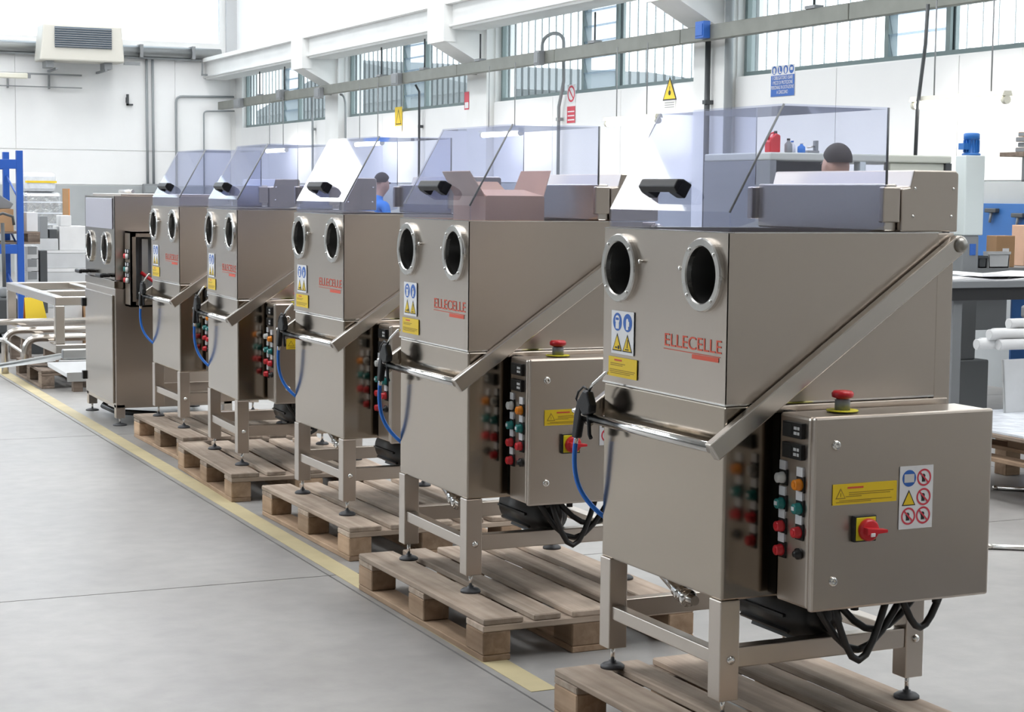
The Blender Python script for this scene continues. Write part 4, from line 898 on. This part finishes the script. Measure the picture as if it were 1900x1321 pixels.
# pale column with blue motor
e = empty('column_machine', (8.24, 10.40, 0)); MB().box(-.08, .085, -.07, .05, 1.28, 1.84, 'machine_pale').build('column_housing', e, .008); MB().box(-.08, .06, -.06, .06, .4, 1.28, 'mid_grey').build('stand', e, .01); MB().box(-.15, .15, -.1, .12, 0, .4, 'mid_grey').build('base', e, .01); MB().box(-.02, .03, -.066, -.06, 1.14, 1.22, 'sign_blue').build('plate', e)
mo = MB().lathe((.015, 0, 1.84), (0, 0, 1), [(.065, 0), (.065, .012), (.05, .02), (.05, .11), (.057, .112), (.057, .15), (.045, .158), (0, .158)], 'motor_blue', 22)
for i in range(14): mo.box(-.003, .003, .045, .057, .022, .108, 'motor_blue', Matrix.Translation((.015, 0, 1.84)) @ Matrix.Rotation(2*math.pi*i/14, 4, 'Z'))
mo.box(-.075, -.03, -.03, .03, .04+1.84, .085+1.84, 'motor_blue').build('motor', e, label='blue electric motor'); tag(e, 'pale upright column machine with a blue motor on top', 'machine')
# workbench
e = empty('workbench', (7.3, 9.4, 0)); MB().box(0, 2.2, 0, .85, .965, 1.01, 'mid_grey').build('worktop', e, .004); MB().box(0.02, 2.18, .02, .06, .885, .965, 'bench_dark').build('apron', e)
for (x, y) in ((.1, .05), (2.05, .05), (.1, .72), (2.05, .72)): MB().box(x, x+.07, y, y+.07, 0, .93, 'mid_grey').build('leg', e, .004)
tag(e, 'dark-edged workbench covered with white sheets', 'workbench')
for i, (x, y, z, a, b, rz) in enumerate(((8.0, 9.75, 1.011, .62, .28, .02), (8.25, 9.72, 1.032, .55, .24, -.08))):
    e = empty('paper_sheets', (x, y, z), rz); mb = MB(); n = 10
    for k in range(n+1):
        for yy in (-b, b): mb.v.append(Vector((-a+2*a*k/n, yy, .008+.010*math.sin(k*1.3+i)))); mb.v.append(Vector((-a+2*a*k/n, yy, 0)))
    for k in range(n):
        q = k*4; mb.face([q, q+2, q+6, q+4], 'paper_white'); mb.face([q, q+4, q+5, q+1], 'paper_white'); mb.face([q+2, q+3, q+7, q+6], 'paper_white'); mb.face([q+1, q+5, q+7, q+3], 'paper_white')
    mb.face([0, 1, 3, 2], 'paper_white'); q = n*4; mb.face([q, q+2, q+3, q+1], 'paper_white')
    mb.build('sheet', e); tag(e, ['wide white paper sheets lying flat on the workbench', 'curled white sheets on top of the wide paper'][i], 'paper')
# second bench along the wall with boxes in front of the blue board
e = empty('workbench', (8.29, 10.72, 0)); MB().box(.12, 1.42, 0, .55, .985, 1.03, 'mid_grey').build('worktop', e); 
for (x, y) in ((.14, .03), (1.34, .03), (.14, .45), (1.34, .45)): MB().box(x, x+.06, y, y+.06, 0, .985, 'navy').build('leg', e)
MB().box(.35, .82, .28, .30, .55, .90, 'mid_grey').build('back_panel', e); MB().box(.85, 1.4, .25, .27, .3, .95, 'board_blue').build('back_panel', e); tag(e, 'bench with blue legs behind the paper-covered workbench', 'workbench')
block('tool_board', 9.735, 9.764, 10.6, 12.35, .9, 1.50, 'board_blue', 'blue perforated tool board behind the workbench', 'tool board', .003)
for i, (x, z, w_) in enumerate(((12.2, 1.46, .06), (11.95, 1.455, .07), (11.62, 1.42, .07))):
    e = empty('hand_tool', (9.71, x, z-.05)); MB().box(-.02, .024, -w_, w_, .02, .055, 'dark_grey').build('head', e, .006); MB().cyl((0, 0, .03), (0, .02, -.06), .012, 'mid_grey', 8).build('handle', e); tag(e, ['dark hand tool at the near corner of the blue board', 'grey-green hand tool hanging along the top of the blue board', 'dark hand tool at the far side of the blue board'][i], 'tool')
block('cardboard_box', 8.85, 9.02, 10.82, 10.94, 1.031, 1.265, 'carton', 'light brown carton with a white label in front of the blue board', 'box', tape='label_white')
block('cardboard_box', 9.26, 9.5, 11.0, 11.15, 1.031, 1.34, 'carton_pink', 'darker brown carton behind the labelled one', 'box')
def bin_(x0, x1, y0, y1, z0, z1, m, label):
    e = empty('storage_bin', ((x0+x1)/2, (y0+y1)/2, z0)); a, b, h = (x1-x0)/2, (y1-y0)/2, z1-z0
    MB().prism([(-a*.9, -b, 0), (a*.9, -b, 0), (a, -b, h), (a-.008, -b, h), (a*.9-.008, -b, .008), (-a*.9+.008, -b, .008), (-a+.008, -b, h), (-a, -b, h)], (0, 2*b, 0), m).build('shell', e); MB().box(-a*.95, a*.95, -b, -b+.006, 0, h, m).build('end_wall', e); MB().box(-a*.95, a*.95, b-.006, b, 0, h, m).build('end_wall', e)
    MB().box(-a-.005, a+.005, -b-.006, -b, h-.02, h, m).build('rim', e); return tag(e, label, 'bin')
bin_(8.71, 8.91, 10.74, 10.80, 1.031, 1.15, 'box_grey', 'light grey plastic bin in front of the labelled carton'); bin_(8.62, 8.70, 10.74, 10.82, 1.031, 1.12, 'dark_grey', 'dark plastic bin between blue and grey bins'); bin_(8.42, 8.59, 10.74, 10.86, 1.031, 1.085, 'board_blue', 'flat blue tray on the bench behind the papers')
block('plastic_case', 8.45, 8.57, 10.75, 10.85, 1.088, 1.14, 'bin_blue', 'bright blue plastic case lying on the flat blue tray', 'case', .012)
bottle(8.62, 10.1, 1.011, .035, .19, 'label_white', 'bin_blue', 'white bottle with a blue cap at the picture edge on the workbench')
# stool / stand
e = empty('stand', (7.76, 9.05, 0)); MB().box(-.09, .05, -.08, .08, .79, .87, 'mid_grey').build('head', e, .015); MB().cyl((0, 0, .02), (0, 0, .80), .022, 'mid_grey', 12).build('post', e)
for k in range(3): a = 2*math.pi*k/3+.4; MB().tube([(0, 0, .09), (.2*math.cos(a), .2*math.sin(a), .012)], .015, 'mid_grey', 8).build('leg', e)
tag(e, 'grey three-legged stand below the workbench edge', 'stand')
# trolley with stacked tubes, sheet and pallet on the picture's edge
e = empty('tube_trestle', (7.0, 8.15, 0))
for x in (.25, 1.1): MB().box(x, x+.06, -.15, .35, .64, .70, 'rack_blue').build('cross_beam', e, .004); MB().box(x, x+.06, -.05, .01, 0, .64, 'rack_blue').build('leg', e, .004); MB().box(x, x+.06, .25, .31, 0, .64, 'rack_blue').build('leg', e, .004)
tag(e, 'blue trestle under the stacked white tubes', 'trestle')
TB = [(6.62, 8.05, .73, .03), (6.52, 8.115, .73, .03), (6.60, 8.18, .73, .03), (6.58, 8.083, .785, .03), (6.66, 8.148, .785, .03), (6.72, 8.245, .73, .03), (6.74, 8.115, .84, .03)]
for i, (x, y, z, rr) in enumerate(TB):
    e = empty('steel_tube', (x, y, z)); mb = MB(); mb.lathe((0, 0, 0), (1, 0, 0), [(rr*.85, .002), (rr, 0), (rr, 1.9), (rr*.85, 1.9)], 'box_white', 18, False); mb.build('pipe_wall', e); MB().cyl((-.001, 0, 0), (.006, 0, 0), rr*.86, 'label_grey', 18).build('bore', e)
    tag(e, ['front white tube in the bottom row of the trestle stack', 'second white tube in the bottom row, poking out farthest', 'third white tube in the bottom row of the trestle stack', 'front white tube in the upper row of the trestle stack', 'rear white tube in the upper row of the trestle stack', 'rearmost white tube of the trestle stack, in the bottom row', 'single white tube crowning the trestle stack'][i], 'tube', 'white tubes stacked on the trestle')
make_pallet(6.02, 8.15, -90, 'wooden pallet with a pale sheet at the right edge of the picture', .205, 'pallet_wood', 'pallet_block_wood', None)
for i, (x, y) in enumerate(((6.06, 7.0), (6.06, 8.0), (6.66, 7.0), (6.66, 8.0))):
    block('timber_post', x, x+.1, y, y+.1, 0, .205, 'pallet_block_wood', 'short timber post under the ' + ['front outer', 'rear outer', 'front inner', 'rear inner'][i] + ' corner of the raised pallet', 'timber', .004, group='timber posts under the raised pallet')
block('sheet_metal', 6.03, 6.8, 6.96, 8.1, .350, .362, 'film', 'pale bluish sheet lying on the raised pallet', 'sheet', .001)
e = empty('sheet_metal', (6.62, 7.95, .363)); MB().prism([(-.02, 0, 0), (.6, 0, 0), (.6, .03, .30), (-.02, .03, .29)], (0, .006, 0), 'box_grey').build('panel', e); MB().prism([(-.028, -.004, 0), (-.02, -.004, 0), (-.02, .026, .29), (-.028, .026, .29)], (0, .012, 0), 'galvanised').build('folded_edge', e); tag(e, 'grey sheet panel leaning upright behind the raised pallet', 'sheet')
for i, (a, b) in enumerate((((6.27, 7.63, .012), (6.75, 7.25, .012)), ((5.18, 6.33, .012), (5.70, 5.98, .012)))):
    e = empty('metal_rod', a); d = Vector(b)-Vector(a); MB().cyl((0, 0, 0), d, .012, 'chrome', 10).build('bar', e); MB().lathe((0, 0, 0), d, [(.009, -.004), (.013, .004), (.013, .02)], 'steel_tube', 10).build('tip', e)
    tag(e, ['shiny metal rod on the floor farther from the washers', 'shiny metal rod on the floor beside the closest washer'][i], 'rod')
# wall shelf with sheets, at the picture's edge
e = empty('wall_shelf', (8.34, 10.0, 1.80)); MB().box(0, 1.46, -.05, .2, .03, .06, 'grey_wood').build('board', e, .003)
for x in (.2, 1.3): MB().prism([(x, .0, .03), (x, .0, .0), (x, .2, -.14), (x, .2, .03)], (.03, 0, 0), 'mid_grey').build('bracket', e)
MB().box(1.31, 1.46, -.05, .2, -1.8, .03, 'mid_grey').build('post', e); tag(e, 'shelf board at the upper right picture edge', 'shelf')
for i in range(4):
    e = empty('stacked_board', (8.43+.02*(i % 2), 9.98, 1.862+i*.036)); MB().box(0, .9, 0, .16, 0, .032, ('grey_wood', 'box_grey', 'grey_wood', 'carton')[i]).build('plank', e, .002); MB().box(-.002, 0, .0, .16, .004, .028, 'mid_grey').build('end_grain', e)
    tag(e, ('lowest', 'second', 'third', 'topmost')[i] + ' board of the pile on the edge shelf', 'board')

# dark mat out of view, added to darken the reflection in the cabinet steel
e = empty('unseen_dark_mat', (4.5, .8, 0)); MB().box(-1.2, 1.3, -2.3, 2.2, .001, .012, 'rubber').build('mat', e, .004)
for x in (-1.2, 1.24): MB().box(x, x+.06, -2.3, 2.2, .012, .014, 'yellow').build('edge_strip', e)
tag(e, 'unseen dark mat added to darken the reflection in the closest washer cabinet', 'mat')

# ================================================================ PEOPLE
def person(name, loc, rz, shirt, label, lean=0., turn=0., arms='work', H=1.80):
    k = H/1.80
    V, E, Rr, reg = [], [], [], []
    def add(p, r, par, rg):
        V.append(Vector(p)*k); Rr.append((r[0]*k, r[1]*k) if isinstance(r, tuple) else (r*k, r*k)); reg.append(rg)
        if par is not None: E.append((par, len(V)-1))
        return len(V)-1
    def up(p): # lean the upper body forward about the hips
        x, y, z = p; dz = z-.95
        return (x, y+dz*math.sin(lean), .95+dz*math.cos(lean))
    pel = add((0, 0, .95), (.150, .105), None, 't')
    wa = add(up((0, 0, 1.10)), (.135, .095), pel, 's'); ch = add(up((0, .0, 1.28)), (.160, .115), wa, 's'); sh = add(up((0, -.01, 1.41)), (.125, .085), ch, 's')
    nk = add(up((0, 0, 1.505)), .055, sh, 'k'); hb = add(up((0, .025, 1.575)), (.066, .080), nk, 'k'); hm = add(up((0, .022, 1.66)), (.076, .094), hb, 'k'); ht = add(up((0, .010, 1.745)), (.060, .075), hm, 'k')
    add(up((0, .118, 1.635)), (.012, .014), hm, 'k')
    for s in (-1, 1): add(up((s*.082, .01, 1.645)), (.012, .022), hm, 'k')
    for s in (-1, 1):
        a = add(up((s*.19, -.01, 1.40)), .058, sh, 's')
        el = (s*.25, .05, 1.13) if arms == 'work' else (s*.23, -.03, 1.12)
        wr_ = (s*.17, .30, 1.10) if arms == 'work' else (s*.25, .05, .88)
        e_ = add(up(el), .043, a, 's'); w_ = add(up(wr_), .029, e_, 'k')
        d = (Vector(up(wr_))-Vector(up(el))).normalized(); pm = Vector(up(wr_))+d*.07; p_ = add(pm, (.036, .020), w_, 'k')
        side = Vector((-s*.8, 0, .1)).normalized()
        for q, (off, ln) in enumerate(((-.026, .075), (-.009, .085), (.009, .08), (.026, .062))):
            b = pm+d*.03+Vector((off, 0, 0)); f1 = add(b, .0095, p_, 'k'); f2 = add(b+d*ln*.55+Vector((0, 0, -.006)), .0085, f1, 'k'); add(b+d*ln*.95+Vector((0, 0, -.022)), .0075, f2, 'k')
        th = add(Vector(up(wr_))+d*.03+side*.03, .011, w_, 'k'); add(Vector(up(wr_))+d*.075+side*.052+Vector((0, 0, -.008)), .009, th, 'k')
        h = add((s*.095, 0, .88), .085, pel, 't'); kn = add((s*.105, .02, .50), .058, h, 't'); an = add((s*.11, -.01, .10), .042, kn, 't'); hl = add((s*.11, -.02, .055), .042, an, 'b'); add((s*.12, .13, .04), (.042, .034), hl, 'b')
    me = bpy.data.meshes.new('body'); me.from_pydata([tuple(v) for v in V], E, []); o = bpy.data.objects.new('body_tmp', me); C.objects.link(o)
    sk = o.modifiers.new('skin', 'SKIN'); sk.branch_smoothing = .4
    for i, sv in enumerate(me.skin_vertices[0].data): sv.radius = Rr[i]; sv.use_root = (i == 0)
    ss = o.modifiers.new('sub', 'SUBSURF'); ss.levels = 2; ss.render_levels = 2
    dg = bpy.context.evaluated_depsgraph_get(); em = bpy.data.meshes.new_from_object(o.evaluated_get(dg)); bpy.data.objects.remove(o)
    em.materials.clear()
    for m in ('skin', shirt, 'trousers', 'black'): em.materials.append(MATS[m])
    idx = {'k': 0, 's': 1, 't': 2, 'b': 3}
    for p in em.polygons:
        c = p.center; bi = min(range(len(V)), key=lambda i: (V[i]-c).length-max(Rr[i])*.9); p.material_index = idx[reg[bi]]; p.use_smooth = True
    root = empty(name, loc, rz); b = bpy.data.objects.new('body', em); C.objects.link(b); b.parent = root
    hm_ = MB(); cen = Vector(up((0, .004, 1.695)))*k; R_ = Vector((.082, .099, .100))*k; n, mm = 20, 10
    for i in range(mm+1):
        for j in range(n):
            ph = math.pi*.56*i/mm; t_ = 2*math.pi*j/n; fr = max(0, math.sin(t_)); ph *= (1-.42*fr)
            hm_.v.append(cen+Vector((R_.x*math.sin(ph)*math.cos(t_), R_.y*math.sin(ph)*math.sin(t_), R_.z*math.cos(ph))))
    for i in range(mm):
        for j in range(n): hm_.face([i*n+j, i*n+(j+1) % n, (i+1)*n+(j+1) % n, (i+1)*n+j], 'hair', True)
    hm_.build('hair', root)
    ey = MB()
    for s in (-1, 1): ey.lathe(Vector(up((s*.031, .106, 1.668)))*k, (0, 1, 0), [(.010*k, -.01), (.009*k, .002), (0, .004)], 'ink', 10)
    ey.build('eyes', root); MB().box(-.022*k, .022*k, 0, .006, -.003, .003, 'sign_red').build('mouth', root, loc=tuple(Vector(up((0, .098, 1.592)))*k))
    return tag(root, label, 'person')
person('person', (6.60, 9.62, 0), rad(8), 'shirt_grey', 'person with short dark hair, back of the head above the closest washer', H=1.885)
person('person', (7.24, 20.0, 0), rad(-75), 'shirt_blue', 'person in a bright blue shirt bending over work beyond the third washer', lean=.22, H=1.80)
e = empty('bench_machine', (7.85, 19.9, 0)); MB().box(-.05, .35, -.25, .25, 1.0, 1.58, 'dark_grey').build('casing', e, .01); MB().box(-.1, .5, -.3, .3, 0, 1.0, 'mid_grey').build('stand', e, .01); MB().cyl((-.05, .0, 1.4), (-.09, 0, 1.4), .03, 'lamp_white').build('dial', e); tag(e, 'dark machine in front of the person in the blue shirt', 'machine')
